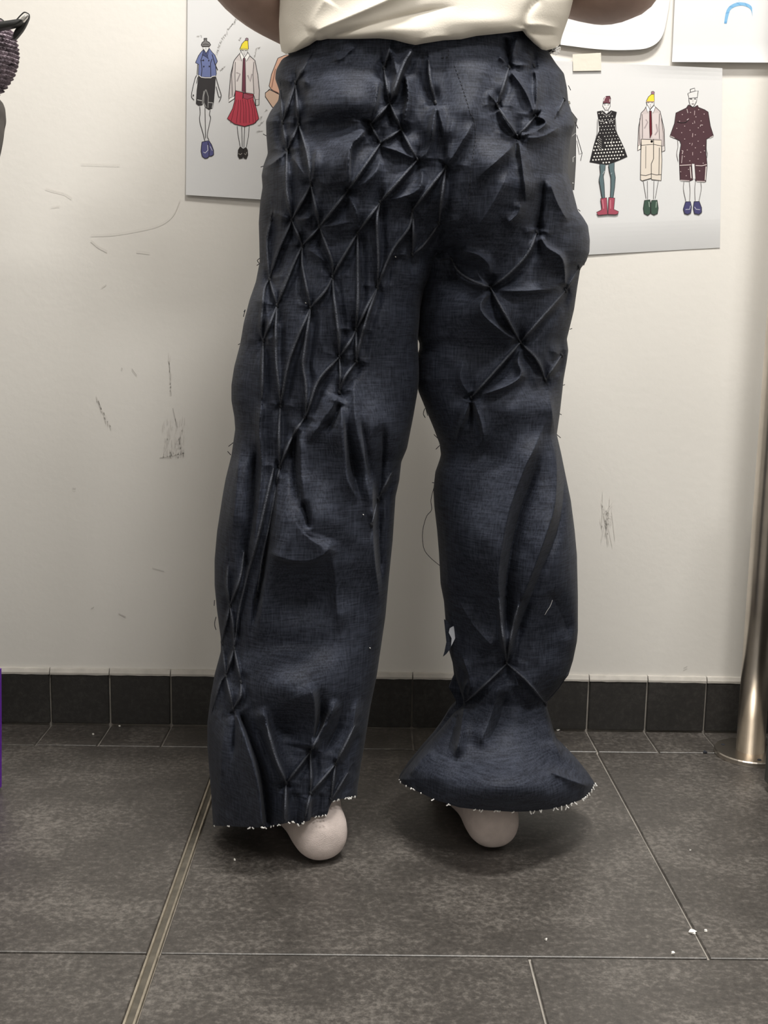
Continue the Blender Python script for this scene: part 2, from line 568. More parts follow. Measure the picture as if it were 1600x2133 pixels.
INK = (45, 42, 44); WHITE = (212, 212, 213)
OFF = 0.00325
# --- left sheet
left_sheet = sheet('sketch_sheet', [(391, -60), (985, -50), (980, 442), (387, 406)],
                   'large white sheet with blue-jacket and red-skirt figure sketches left of the person', 0.003,
                   lambda u, v: 0.004 * (max(0, v - 0.8) / 0.2) ** 2 * (0.35 + u))
f = Fig(390, 70, 7.62, OFF)
f.fill((120, 118, 118), [(268, 75), (312, 72), (310, 118), (350, 140), (372, 178), (350, 205), (240, 205), (222, 178), (240, 140), (270, 118)], INK, 1.2)
f.line(INK, [(245, 178), (290, 165), (345, 180)], 0.9); f.line(INK, [(280, 95), (300, 95)], 0.9)
f.line((120, 118, 118), [(250, 215), (252, 255), (300, 305), (345, 250), (345, 212)], 0.6); f.line((130, 125, 120), [(297, 220), (297, 250)], 0.6)
f.fill((105, 118, 172), [(262, 250), (300, 310), (350, 232), (400, 300), (440, 340), (480, 440), (452, 490), (462, 640), (452, 672), (375, 695), (225, 690), (175, 650), (182, 490), (132, 458), (180, 350), (215, 300)], INK, 1.0)
f.fill((70, 78, 120), [(262, 250), (240, 340), (300, 370), (340, 410), (322, 350), (300, 310)], INK, 0.8)
f.fill((85, 95, 148), [(350, 232), (325, 350), (300, 320)], INK, 0.7)
f.line(INK, [(250, 330), (218, 420), (235, 560), (222, 690)], 1.1); f.line(INK, [(395, 400), (370, 470), (375, 690)], 1.1)
f.line(INK, [(395, 330), (440, 480), (485, 580)], 1.2); f.line(INK, [(215, 435), (260, 415)], 0.9)
for x, y in ((258, 422), (343, 425), (264, 520), (352, 518)): f.dot(INK, x, y, 11)
f.fill((62, 60, 62), [(180, 665), (225, 695), (375, 700), (450, 680), (440, 850), (420, 1090), (400, 1180), (345, 1205), (285, 1165), (262, 1090), (240, 1130), (180, 1140), (142, 1110), (155, 900), (170, 780)], INK, 0.8)
f.line((225, 222, 220), [(185, 662), (225, 692), (285, 700), (375, 700), (400, 680), (452, 672)], 1.2)
f.line((200, 200, 200), [(160, 1050), (232, 1065)], 1.1); f.line((200, 200, 200), [(330, 1090), (410, 1100), (395, 1180)], 1.0)
f.line((150, 150, 150), [(265, 910), (250, 1000), (240, 1120)], 1.2); f.line((150, 150, 150), [(290, 890), (265, 980), (262, 1090), (300, 1170)], 1.2); f.line((150, 150, 150), [(300, 890), (335, 1000), (330, 1180)], 1.2)
for pts in ([(165, 490), (158, 650)], [(150, 660), (120, 730), (68, 980), (110, 1055)], [(168, 690), (150, 790)], [(455, 690), (500, 850), (540, 985), (505, 1085)], [(460, 840), (500, 1000), (530, 1000)],
            [(198, 1155), (205, 1260), (195, 1340), (205, 1420), (245, 1560), (280, 1700)], [(282, 1180), (285, 1330), (292, 1660)], [(365, 1210), (355, 1290), (370, 1350), (320, 1600), (345, 1690)]):
    f.line(INK, smooth_line(pts), 1.0)
f.dot(INK, 98, 978, 12)
f.fill((88, 88, 142), [(235, 1720), (290, 1708), (345, 1700), (385, 1760), (418, 1850), (420, 1920), (385, 1945), (350, 1945), (320, 1975), (280, 1980), (240, 1950), (220, 1870), (225, 1790)], INK, 1.1)
f.line((215, 215, 225), [(325, 1770), (330, 1850), (285, 1895), (258, 1880)], 1.0); f.line((190, 190, 205), [(365, 1790), (400, 1860)], 1.0); f.line(INK, [(330, 1720), (350, 1850), (345, 1940)], 1.0)
f.done('figure_drawing', left_sheet)

f = Fig(390, 70, 7.62, OFF)
SHIRT = (205, 196, 196)
f.fill((150, 120, 130), [(925, 80), (945, 66), (968, 78), (970, 105), (950, 118), (925, 105)], INK, 0.8)
f.fill((236, 216, 40), [(838, 240), (870, 160), (915, 112), (965, 112), (972, 245), (900, 238)], INK, 1.0)
f.fill((232, 222, 120), [(832, 240), (900, 236), (970, 245), (965, 258), (835, 254)], (120, 110, 60), 0.6)
f.fill(WHITE, [(850, 258), (960, 258), (955, 320), (908, 378), (862, 330)], INK, 0.9)
f.line((120, 115, 115), [(870, 270), (895, 272)], 1.2); f.line((120, 115, 115), [(920, 272), (945, 270)], 1.2); f.line((150, 130, 130), [(895, 325), (918, 327)], 0.9); f.line((170, 160, 160), [(908, 280), (904, 310)], 0.6)
f.fill(SHIRT, [(760, 405), (830, 320), (855, 290), (905, 385), (965, 300), (1000, 360), (1075, 425), (1120, 650), (1145, 900), (1140, 1130), (1085, 1140), (1080, 1050), (1050, 960), (890, 935), (765, 905), (745, 1000), (665, 1090), (662, 1000), (690, 650), (740, 440)], INK, 1.1)
f.fill((215, 208, 207), [(760, 420), (870, 440), (870, 900), (765, 890)]); f.fill((215, 208, 207), [(930, 440), (1040, 420), (1040, 940), (930, 920)])
f.line((165, 155, 158), [(790, 760), (840, 640), (780, 620)], 2.4); f.line((165, 155, 158), [(960, 660), (1000, 760), (1030, 640)], 2.4)
f.fill((238, 236, 235), [(832, 320), (855, 290), (905, 378), (865, 435)], INK, 0.9); f.fill((238, 236, 235), [(965, 300), (995, 350), (940, 440), (908, 380)], INK, 0.9)
f.fill((118, 62, 78), [(890, 390), (918, 390), (925, 640), (928, 935), (870, 918), (878, 640)], INK, 0.9)
f.line(INK, [(765, 450), (760, 650), (765, 900)], 0.8); f.line(INK, [(1060, 450), (1045, 650), (1060, 960)], 0.8); f.line(INK, [(735, 450), (705, 650), (715, 990)], 0.9)
f.fill((240, 238, 236), [(665, 1030), (745, 990), (748, 1030), (660, 1090)], INK, 0.8); f.fill((200, 198, 196), [(1085, 1050), (1140, 1045), (1140, 1130), (1090, 1142)], INK, 0.8)
f.fill((198, 62, 80), [(765, 905), (885, 935), (1050, 962), (1050, 1050), (1100, 1200), (1138, 1350), (1060, 1430), (910, 1475), (750, 1435), (636, 1350), (720, 1190), (755, 1060)], INK, 1.0)
f.fill((168, 72, 90), [(890, 945), (1045, 985), (1040, 1015), (950, 1045), (890, 1020)], INK, 0.7)
for x0, x1 in ((780, 690), (815, 780), (850, 840), (880, 900), (920, 935), (960, 990), (1000, 1050), (1030, 1090)):
    f.line((110, 40, 52), [(x0, 1050), ((x0 + x1) / 2 + 8, 1200), (x1, 1420)], 0.8)
f.line(INK, [(888, 940), (880, 1040)], 0.9)
for pts in ([(792, 1465), (805, 1590), (840, 1790)], [(865, 1480), (875, 1800)], [(912, 1480), (900, 1810)], [(985, 1465), (970, 1640), (938, 1800)]): f.line(INK, pts, 0.8)
f.fill((58, 54, 52), [(842, 1795), (885, 1830), (890, 1900), (878, 1975), (830, 1985), (805, 1940), (810, 1850)], INK, 0.8); f.fill((58, 54, 52), [(892, 1830), (935, 1805), (958, 1850), (962, 1930), (935, 1990), (895, 1970), (888, 1900)], INK, 0.8)
f.line((170, 165, 160), [(815, 1905), (845, 1920), (870, 1900)], 0.9); f.line((170, 165, 160), [(905, 1905), (930, 1925), (945, 1880)], 0.9)
f.done('figure_drawing', left_sheet)

f = Fig(390, 70, 7.62, OFF)
f.fill((215, 165, 140), [(1440, 390), (1560, 340), (1700, 330), (1700, 960), (1460, 960), (1330, 880), (1300, 830), (1340, 640)], INK, 1.0)
f.fill((206, 172, 148), [(1310, 890), (1460, 965), (1600, 1000), (1560, 1300), (1350, 1165), (1240, 1000), (1240, 940)], INK, 1.1)
f.line(INK, [(1310, 880), (1240, 945), (1240, 1010)], 1.0); f.line((140, 90, 75), [(1400, 560), (1340, 860)], 1.2); f.line((140, 90, 75), [(1360, 900), (1450, 940)], 1.2)
f.done('figure_drawing', left_sheet)
# faint pencil notes, too blurred in the photograph to read
f = Fig(390, 70, 7.62, OFF)
PN = (188, 186, 184)
f.line(PN, [(165, 30), (160, 55)], 0.7); f.line(PN, [(185, 28), (180, 55)], 0.7); f.line(PN, [(152, 38), (195, 36)], 0.6); f.line(PN, [(150, 48), (193, 46)], 0.6); f.line((150, 148, 148), [(210, 32), (222, 25), (226, 62)], 0.8)
rs = random.Random(5)
def scribble(x0, y0, x1, y1, n, a):
    pts = []
    for i in range(n * 4):
        t = i / (n * 4 - 1)
        pts.append((x0 + (x1 - x0) * t + rs.uniform(-a, a), y0 + (y1 - y0) * t + rs.uniform(-a, a)))
    f.line(PN, pts, 0.6)
scribble(465, 330, 520, 170, 9, 20); scribble(520, 150, 640, -30, 8, 22); scribble(820, 110, 860, 50, 4, 14); scribble(1060, 370, 1105, 260, 6, 14); scribble(1100, 240, 1150, 225, 4, 16)
scribble(520, 590, 600, 520, 6, 16); scribble(640, -60, 800, -240, 10, 24); scribble(1240, 1230, 1270, 1210, 4, 14); scribble(1150, 1370, 1180, 1320, 5, 16); scribble(1130, 1470, 1200, 1400, 6, 16); scribble(1110, 1560, 1200, 1545, 6, 16)
tag(f.done('pencil_note', left_sheet), kind='stuff')

# --- right sheet
right_sheet = sheet('sketch_sheet', [(962, 118), (1505, 142), (1500, 516), (958, 545)],
                    'white sheet with polka-dot dress, beige shorts and maroon outfit sketches right of the person', 0.006,
                    lambda u, v: -0.0042 * (max(0, v - 0.83) / 0.17) ** 1.6 + 0.001 * (max(0, 0.08 - v) / 0.08) ** 2 * (1 + math.sin(u * 9)) + 0.0008 * math.sin(u * 7 + v * 5) * max(0, v - 0.83) * 3)
OFF = 0.00625
f = Fig(1180, 180, 7.618, OFF)
f.fill((85, 85, 86), [(-30, 380), (80, 400), (172, 520), (150, 620), (150, 900), (148, 1200), (120, 1640), (-30, 1640)], INK, 0.8)
f.line((140, 140, 142), [(90, 790), (150, 740)], 1.2); f.line((190, 190, 190), [(105, 1200), (105, 1130), (140, 1110)], 0.9); f.line((210, 210, 210), [(95, 1530), (115, 1535)], 1.0)
f.line(INK, [(135, 560), (185, 665)], 1.2); f.line(INK, [(165, 770), (250, 1060), (225, 1180)], 0.9); f.line((90, 88, 88), [(165, 860), (205, 1080), (240, 1060)], 0.8)
f.fill((150, 145, 130), [(10, 235), (50, 235), (62, 270), (20, 285)], INK, 0.7)
f.done('figure_drawing', right_sheet)

f = Fig(1180, 180, 7.618, OFF)
f.fill((112, 62, 74), [(580, 270), (595, 190), (630, 155), (690, 152), (703, 190), (695, 275), (640, 262)], INK, 0.8)
f.line((225, 205, 210), [(625, 165), (600, 205), (594, 235)], 1.2); f.line((225, 205, 210), [(690, 200), (688, 245)], 1.0)
f.fill(WHITE, [(580, 278), (640, 268), (697, 278), (698, 310), (660, 375), (615, 375), (575, 310)], INK, 0.8)
f.line((110, 108, 108), [(595, 292), (622, 296)], 1.3); f.line((110, 108, 108), [(652, 296), (680, 292)], 1.3); f.line((150, 130, 130), [(622, 345), (645, 346)], 1.0); f.line((120, 116, 116), [(612, 375), (606, 415)], 0.7); f.line((120, 116, 116), [(664, 375), (668, 415)], 0.7)
DR = (44, 42, 44)
f.fill(DR, [(490, 400), (575, 385), (635, 440), (710, 382), (797, 408), (772, 520), (772, 680), (840, 820), (920, 990), (965, 1115), (850, 1165), (740, 1210), (640, 1240), (520, 1225), (370, 1200), (440, 920), (470, 820), (525, 700), (510, 520)], INK, 0.8)
f.line((150, 148, 148), [(555, 395), (600, 445), (640, 462), (690, 440), (720, 400)], 0.9); f.line((190, 188, 188), [(525, 550), (595, 556)], 1.0); f.line((190, 188, 188), [(670, 552), (745, 545)], 1.0); f.line((170, 168, 168), [(722, 830), (715, 960)], 0.8)
rs = random.Random(2)
def inside(x, y, poly):
    c = False
    for (x1, y1), (x2, y2) in zip(poly, poly[1:] + poly[:1]):
        if (y1 > y) != (y2 > y) and x < (x2 - x1) * (y - y1) / (y2 - y1) + x1: c = not c
    return c
dress = [(500, 430), (570, 420), (635, 470), (710, 420), (780, 430), (765, 520), (765, 690), (830, 830), (905, 1000), (945, 1105), (740, 1190), (640, 1220), (520, 1205), (395, 1180), (455, 930), (480, 830), (533, 700), (522, 520)]
for j in range(16):
    for i in range(14):
        x = 380 + i * 46 + (23 if j % 2 else 0) + j * 3; y = 440 + j * 52 + i * -3
        if inside(x, y, dress) and not (520 < x < 600 and 760 < y < 960):
            f.dot((222, 220, 216), x, y, 8.5 + 5 * (y > 850))
for j in range(6): f.line((150, 148, 146), [(500, 800 + j * 34), (560, 850 + j * 34)], 0.9)
f.dot((230, 228, 226), 632, 570, 14)
for pts in ([(495, 520), (490, 740), (470, 800)], [(782, 520), (790, 700), (822, 800)]): f.line((90, 88, 88), pts, 0.8)
TL = (88, 110, 116)
f.fill(TL, [(528, 1230), (622, 1238), (612, 1330), (585, 1420), (600, 1560), (610, 1790), (570, 1790), (545, 1640), (518, 1480), (540, 1370)], INK, 0.9)
f.fill(TL, [(668, 1235), (762, 1205), (758, 1330), (778, 1450), (765, 1600), (740, 1790), (695, 1790), (705, 1600), (705, 1430), (680, 1330)], INK, 0.9)
f.line((150, 165, 170), [(578, 1390), (605, 1340)], 1.2); f.line((150, 165, 170), [(700, 1390), (725, 1370)], 1.0)
RB = (172, 72, 92)
f.fill(RB, [(543, 1778), (638, 1765), (648, 1950), (655, 2030), (560, 2040), (505, 2045), (478, 1998), (555, 1960), (562, 1930)], INK, 0.9)
f.fill(RB, [(672, 1762), (768, 1770), (752, 1950), (828, 1985), (820, 2020), (780, 2035), (660, 2030), (664, 1940)], INK, 0.9)
f.line((205, 120, 135), [(575, 1800), (590, 1940)], 1.6); f.line((205, 120, 135), [(700, 1800), (700, 1940)], 1.6)
f.done('figure_drawing', right_sheet)

f = Fig(1310, 170, 7.355, OFF)
f.fill((160, 110, 130), [(345, 155), (375, 148), (393, 160), (390, 195), (345, 190)], INK, 0.8)
f.fill((236, 212, 40), [(268, 300), (300, 235), (345, 195), (388, 195), (392, 300)], INK, 0.9); f.fill((232, 180, 120), [(265, 298), (392, 296), (390, 310), (268, 312)])
f.fill(WHITE, [(268, 312), (390, 310), (385, 360), (325, 425), (280, 365)], INK, 1.1)
f.line((150, 120, 120), [(285, 325), (312, 325)], 1.2); f.line((150, 120, 120), [(345, 325), (372, 322)], 1.2); f.line((140, 120, 120), [(332, 345), (330, 372)], 0.8); f.line((160, 110, 110), [(322, 388), (340, 388)], 1.0)
f.fill((196, 184, 184), [(262, 390), (285, 360), (325, 425), (385, 365), (410, 390), (480, 455), (545, 740), (552, 1060), (505, 1075), (500, 900), (190, 885), (180, 1030), (135, 1055), (150, 700), (190, 480), (240, 430)], INK, 1.0)
f.fill((205, 192, 192), [(215, 500), (310, 490), (310, 860), (215, 870)]); f.fill((208, 196, 196), [(360, 480), (460, 480), (462, 870), (360, 860)])
f.line((165, 152, 155), [(240, 720), (290, 620), (260, 580)], 2.2); f.line((165, 152, 155), [(420, 650), (440, 760), (400, 820)], 2.4)
f.fill((236, 232, 230), [(262, 390), (285, 360), (325, 432), (288, 475)], INK, 0.8); f.fill((236, 232, 230), [(385, 365), (410, 390), (372, 485), (330, 430)], INK, 0.8)
f.fill((112, 34, 44), [(318, 450), (345, 450), (352, 640), (355, 800), (325, 870), (318, 700)], INK, 0.9)
for pts in ([(205, 500), (212, 700), (210, 870)], [(470, 490), (462, 700), (470, 880)], [(170, 560), (160, 760), (170, 960)], [(500, 560), (530, 800), (528, 1000)]): f.line(INK, pts, 0.8)
f.fill((228, 220, 214), [(140, 985), (180, 965), (182, 1030), (135, 1055)], INK, 0.8); f.fill((206, 200, 198), [(505, 990), (550, 985), (552, 1055), (508, 1075)], INK, 0.8)
BG = (214, 203, 190)
f.fill(BG, [(190, 882), (500, 895), (502, 1080), (508, 1200), (495, 1515), (350, 1500), (345, 1480), (205, 1520), (178, 1500), (185, 1100), (192, 960)], INK, 1.0)
f.line(INK, [(190, 975), (380, 962), (500, 985)], 0.9); f.line(INK, [(380, 880), (380, 1180), (345, 1260), (345, 1490)], 1.1); f.line(INK, [(262, 985), (258, 1330)], 0.8); f.line(INK, [(468, 1010), (462, 1430)], 1.0)
f.line(INK, [(182, 1430), (260, 1440), (345, 1412), (420, 1430), (495, 1425)], 1.0); f.dot(INK, 352, 915, 20, 8); f.dot(BG, 354, 915, 12, 8)
for pts in ([(222, 1525), (265, 1790)], [(285, 1520), (288, 1800)], [(385, 1520), (380, 1800)], [(452, 1525), (405, 1790)]): f.line((80, 78, 78), pts, 0.8)
GR = (62, 86, 74)
f.fill(GR, [(240, 1820), (325, 1810), (335, 1870), (330, 2020), (290, 2050), (235, 2020), (222, 1940)], INK, 0.9); f.fill(GR, [(350, 1820), (435, 1815), (452, 1940), (440, 2020), (385, 2045), (340, 2020), (335, 1880)], INK, 0.9)
f.line((160, 180, 165), [(308, 1840), (315, 1920)], 1.0); f.line((160, 180, 165), [(425, 1840), (415, 1930)], 1.0)
f.done('figure_drawing', right_sheet)

f = Fig(1310, 170, 7.355, OFF)
f.fill(WHITE, [(942, 118), (1010, 100), (1015, 145), (1062, 140), (1050, 245), (920, 255), (906, 182), (945, 165)], INK, 1.1); f.line(INK, [(945, 165), (1015, 145)], 1.0)
f.fill(WHITE, [(920, 255), (1050, 245), (1035, 310), (1000, 375), (975, 390), (940, 360), (922, 300)], INK, 1.0)
f.line(INK, [(935, 268), (972, 268)], 1.6); f.line(INK, [(1000, 265), (1032, 266)], 1.6); f.line((110, 100, 100), [(962, 343), (998, 342)], 1.6); f.line((150, 140, 140), [(985, 275), (980, 315)], 0.7)
MR = (82, 55, 62)
f.fill(MR, [(915, 355), (965, 390), (1000, 395), (1055, 362), (1070, 395), (1160, 430), (1215, 465), (1250, 680), (1298, 830), (1190, 880), (1180, 1060), (1200, 1280), (1180, 1535), (1020, 1520), (1012, 1300), (980, 1250), (965, 1300), (980, 1505), (930, 1525), (785, 1505), (775, 1240), (775, 1120), (800, 960), (780, 905), (630, 835), (700, 640), (722, 480), (880, 405)], INK, 1.0)
f.fill(WHITE, [(968, 1260), (1005, 1262), (1020, 1490), (982, 1490)])
rs = random.Random(3)
for x, y in ((820, 505), (945, 472), (1070, 430), (1155, 497), (778, 607), (1028, 540), (1108, 602), (735, 717), (856, 682), (980, 640), (1065, 708), (810, 782), (938, 745), (1020, 815), (1145, 772), (856, 880), (935, 948), (1062, 912), (1150, 980), (895, 1048), (1020, 1015), (1102, 1082), (852, 1148), (935, 1215), (1062, 1185), (1140, 1250), (795, 1380), (915, 1345), (880, 1442), (1085, 1368), (1160, 1060)):
    f.dot((185, 160, 162), x, y, 8.5)
f.line(INK, [(740, 615), (800, 630), (870, 625), (920, 580)], 0.9); f.line((190, 170, 172), [(890, 590), (918, 568)], 1.3); f.line((190, 170, 172), [(1095, 690), (1100, 665), (1135, 665)], 1.2)
f.line((175, 150, 152), [(1010, 445), (1005, 515)], 1.1); f.line((175, 150, 152), [(980, 790), (975, 850)], 1.2); f.line((175, 150, 152), [(975, 940), (965, 980)], 1.0); f.line((175, 150, 152), [(1005, 600), (1010, 640)], 1.0); f.line((175, 150, 152), [(978, 1080), (978, 1130)], 1.1)
f.line((190, 170, 172), [(810, 1055), (830, 1060), (820, 1110)], 1.2); f.line((190, 170, 172), [(820, 1130), (808, 1250)], 1.0)
f.line((205, 185, 185), [(780, 1285), (850, 1280), (955, 1275)], 1.3); f.line((205, 185, 185), [(1025, 1285), (1120, 1290), (1195, 1270)], 1.3); f.line((225, 215, 212), [(940, 1300), (955, 1480)], 1.3); f.line((225, 215, 212), [(1185, 1300), (1170, 1510)], 1.4); f.line((200, 185, 185), [(790, 1510), (930, 1520)], 1.2); f.line((200, 185, 185), [(1040, 1525), (1170, 1530)], 1.2)
f.line((190, 180, 178), [(635, 832), (700, 860)], 1.1); f.line((190, 180, 178), [(1240, 860), (1296, 830)], 1.1); f.line((195, 178, 178), [(890, 420), (905, 480)], 1.0)
for pts in ([(748, 890), (752, 1000), (735, 1100), (755, 1220)], [(1192, 890), (1190, 1040), (1205, 1110), (1192, 1180)], [(845, 1530), (838, 1650), (875, 1830)], [(930, 1530), (940, 1680), (932, 1830)], [(1022, 1530), (1012, 1650), (1018, 1830)], [(1105, 1540), (1110, 1650), (1075, 1830)]): f.line((95, 90, 90), smooth_line(pts), 0.8)
BL = (72, 70, 118)
f.fill(BL, [(870, 1840), (945, 1838), (962, 1920), (950, 2010), (905, 2035), (855, 2020), (835, 1950)], INK, 1.0); f.fill(BL, [(1000, 1838), (1080, 1835), (1115, 1930), (1118, 2000), (1075, 2035), (1005, 2020), (988, 1930)], INK, 1.0)
f.line((185, 185, 200), [(945, 1900), (935, 1955), (870, 1960)], 1.0); f.line((185, 185, 200), [(1008, 1920), (1030, 1955), (1092, 1962)], 1.0)
f.done('figure_drawing', right_sheet)

# --- blank curled sheet with a round corner behind the arm, and the sheet with the blue stroke
def rounded_sheet():
    P = [(1130, -80), (1399, -80), (1397, -20), (1394, 10), (1388, 45), (1381, 72), (1368, 90), (1345, 101), (1310, 104), (1270, 104), (1230, 101), (1190, 96), (1160, 92), (1130, 88)]
    P = smooth_line(P, 3)
    n = len(P)
    o = [0.004 + 0.005 * max(0, (y - 20) / 90) ** 2 for x, y in P]
    W = [on_y(x, y, WALL_Y - k) for (x, y), k in zip(P, o)]
    cx, cy = 1250, 0
    inner = [on_y(cx + (x - cx) * 0.72, cy + (y - cy) * 0.72, WALL_Y - 0.004 - (k - 0.004) * 0.25) for (x, y), k in zip(P, o)]
    c = on_y(cx, cy, WALL_Y - 0.004)
    vs = W + inner + [c]
    fs = [(i, (i + 1) % n, n + (i + 1) % n, n + i) for i in range(n)] + [(n + i, n + (i + 1) % n, 2 * n) for i in range(n)]
    m = len(vs)
    vs += [v + np.array((0, 0.0004, 0)) for v in vs]
    fs += [tuple(m + i for i in f[::-1]) for f in fs]
    fs += [(i, m + i, m + (i + 1) % n, (i + 1) % n) for i in range(n)]
    o = mesh_obj('paper_sheet', vs, fs, M['paper'], smooth=False)
    tag(o, 'blank white sheet with rounded lifted corner behind the right elbow', 'paper')
rounded_sheet()
blue_sheet = sheet('sketch_sheet', [(1409, -70), (1700, -75), (1698, 131), (1400, 129)], 'white sheet with a curved blue stroke in the top right corner', 0.007,
                   lambda u, v: 0.003 * (max(0, v - 0.8) / 0.2) ** 2)
f = Fig(1160, 0, 3.636, 0.0072)
arc_o = smooth_line([(1267, 178), (1275, 120), (1290, 70), (1320, 38), (1370, 18), (1420, 20), (1460, 35), (1480, 60), (1497, 125)], 4)
arc_i = smooth_line([(1482, 125), (1470, 75), (1440, 52), (1400, 42), (1355, 50), (1318, 72), (1303, 110), (1287, 178)], 4)
BLU = (112, 172, 218)
no = min(len(arc_o), len(arc_i))
ai = arc_i[::-1]
for i in range(no - 1):
    q = [tuple(arc_o[i]), tuple(arc_o[i + 1]), tuple(ai[i + 1]), tuple(ai[i])]
    f.k = 1; f.fill(BLU if i % 5 else (95, 158, 210), q)
f.line((150, 190, 225), [(1380, 0), (1382, 20)], 0.6)
f.done('blue_stroke', blue_sheet)
tp = [(1193, 113), (1252, 110), (1253, 147), (1194, 148)]
W = [on_y(x, y, WALL_Y - 0.0082) for x, y in tp] + [on_y(x, y, WALL_Y - 0.0076) for x, y in tp]
o = mesh_obj('masking_tape', W, [(0, 3, 2, 1), (4, 5, 6, 7), (0, 1, 5, 4), (1, 2, 6, 5), (2, 3, 7, 6), (3, 0, 4, 7)], M['tape'], smooth=False)
tag(o, 'short strip of yellowed masking tape over the top edge of the right sketch sheet', 'tape')

# ------------------------------------------------------------------ the person, seen from behind
person = empty('person', on_z(850, 1700))
tag(person, 'person standing with back turned in cream T-shirt, dark smocked trousers and pale socks', 'person')
bpy.context.view_layer.update()


def sst(a, b_, x):
    t = np.clip((x - a) / (b_ - a), 0, 1)
    return t * t * (3 - 2 * t)


def prof(pts, smooth=6):
    """piecewise profile y -> x, softly rounded"""
    p = np.array(sorted(pts, key=lambda q: q[1]), float)
    ys = np.arange(-900, 1800, 1.0)
    xs = np.interp(ys, p[:, 1], p[:, 0])
    if smooth:
        k = np.exp(-(np.arange(-3 * smooth, 3 * smooth + 1) / smooth) ** 2); k /= k.sum()
        xs = np.convolve(np.pad(xs, 3 * smooth, mode='edge'), k, mode='valid')
    return lambda y: np.interp(y, ys, xs)


def side_low(P, sd):
    """which points lie on the lower side of a pleat (right side for upright ones)"""
    d = P[-1] - P[0]
    if d[1] < 0: d = -d; sd = -sd
    right = sd < 0
    return right if d[0] < 0.12 * d[1] else ~right


class Relief:
    """height (in photograph pixels, 0.62 mm each) of folds, pleats and dimples over the cloth"""
    def __init__(self):
        self.pleats, self.ridges, self.blobs, self.nodes = [], [], [], []

    def ridge(self, pts, wr, wl, amp, t0=0.25, t1=0.25):
        self.ridges.append((smooth_line(pts, 4), max(wr, 6.5), max(wl, 6.5), amp * 1.4, t0, t1))

    def blob(self, x, y, rx, ry, amp, ang=0.0):
        self.blobs.append((x, y, rx, ry, amp, ang))

    @staticmethod
    def dist(P, x, y):
        best = np.full(x.shape, 1e9); side = np.ones(x.shape); s = np.zeros(x.shape)
        seg = np.linalg.norm(np.diff(P, axis=0), axis=1); cum = np.concatenate([[0], np.cumsum(seg)])
        for i in range(len(P) - 1):
            a = P[i]; d = P[i + 1] - a; L2 = d @ d + 1e-9
            t = np.clip(((x - a[0]) * d[0] + (y - a[1]) * d[1]) / L2, 0, 1)
            ox, oy = x - a[0] - t * d[0], y - a[1] - t * d[1]
            q = ox * ox + oy * oy
            m = q < best
            best = np.where(m, q, best)
            side = np.where(m, np.sign(d[0] * oy - d[1] * ox), side)
            s = np.where(m, cum[i] + t * seg[i], s)
        return np.sqrt(best), side, s, cum[-1]

    def __call__(self, x, y, fine=True):
        shp = x.shape; x = x.ravel(); y = y.ravel()
        h = np.zeros(len(x))
        for bx, by, rx, ry, amp, ang in self.blobs:
            c, s_ = math.cos(ang), math.sin(ang)
            u = ((x - bx) * c + (y - by) * s_) / rx; v = (-(x - bx) * s_ + (y - by) * c) / ry
            h += amp * np.exp(-(u * u + v * v))
        for P, wr, wl, amp, t0, t1 in self.ridges:
            w_ = 3 * max(wr, wl)
            m = (x > P[:, 0].min() - w_) & (x < P[:, 0].max() + w_) & (y > P[:, 1].min() - w_) & (y < P[:, 1].max() + w_)
            if not m.any(): continue
            d, sd, s, L = self.dist(P, x[m], y[m])
            wd = np.where(sd < 0, wr, wl)
            r = d / wd
            pr = 0.3 * np.exp(-r * r) + 0.7 * np.exp(-1.45 * r)
            tap = sst(-0.02, max(t0, 0.001), s / L) * (1 - sst(1 - max(t1, 0.001), 1.02, s / L))
            h[m] += amp * pr * tap
        top = np.zeros(len(x)); bot = np.zeros(len(x))
        for P, amp in self.pleats:
            m = (x > P[:, 0].min() - 70) & (x < P[:, 0].max() + 70) & (y > P[:, 1].min() - 70) & (y < P[:, 1].max() + 70)
            if not m.any(): continue
            d, sd, s, L = self.dist(P, x[m], y[m])
            e = np.minimum(s, L - s)
            tap = 0.45 + 0.55 * sst(0, 34, e)
            low = np.where(side_low(P, sd), 1.0, 0.0)
            fall = np.where(low > 0, np.exp(-d / 6.0), np.exp(-d / 20.0))
            pr = amp * tap * (0.45 * np.exp(-(d / 3.4) ** 2) + 0.55 * fall)
            top[m] = np.maximum(top[m], pr)
            gr = amp * tap * np.where(low > 0, 0.75 * np.exp(-((d - 12) / 9.0) ** 2), 0.25 * np.exp(-((d - 26) / 14.0) ** 2))
            bot[m] = np.maximum(bot[m], gr)
        h += top - bot * np.clip(1.6 - top / 3.0, 0, 1)
        nd = np.zeros(len(x))
        for nx_, ny_, a in self.nodes:
            m = (np.abs(x - nx_) < 140) & (np.abs(y - ny_) < 140)
            r = np.hypot(x[m] - nx_, (y[m] - ny_) * 0.85)
            nd[m] = np.maximum(nd[m], a * (0.6 * np.exp(-r / 15) + 0.5 * np.exp(-r / 42)))
        h -= nd
        return h.reshape(shp)


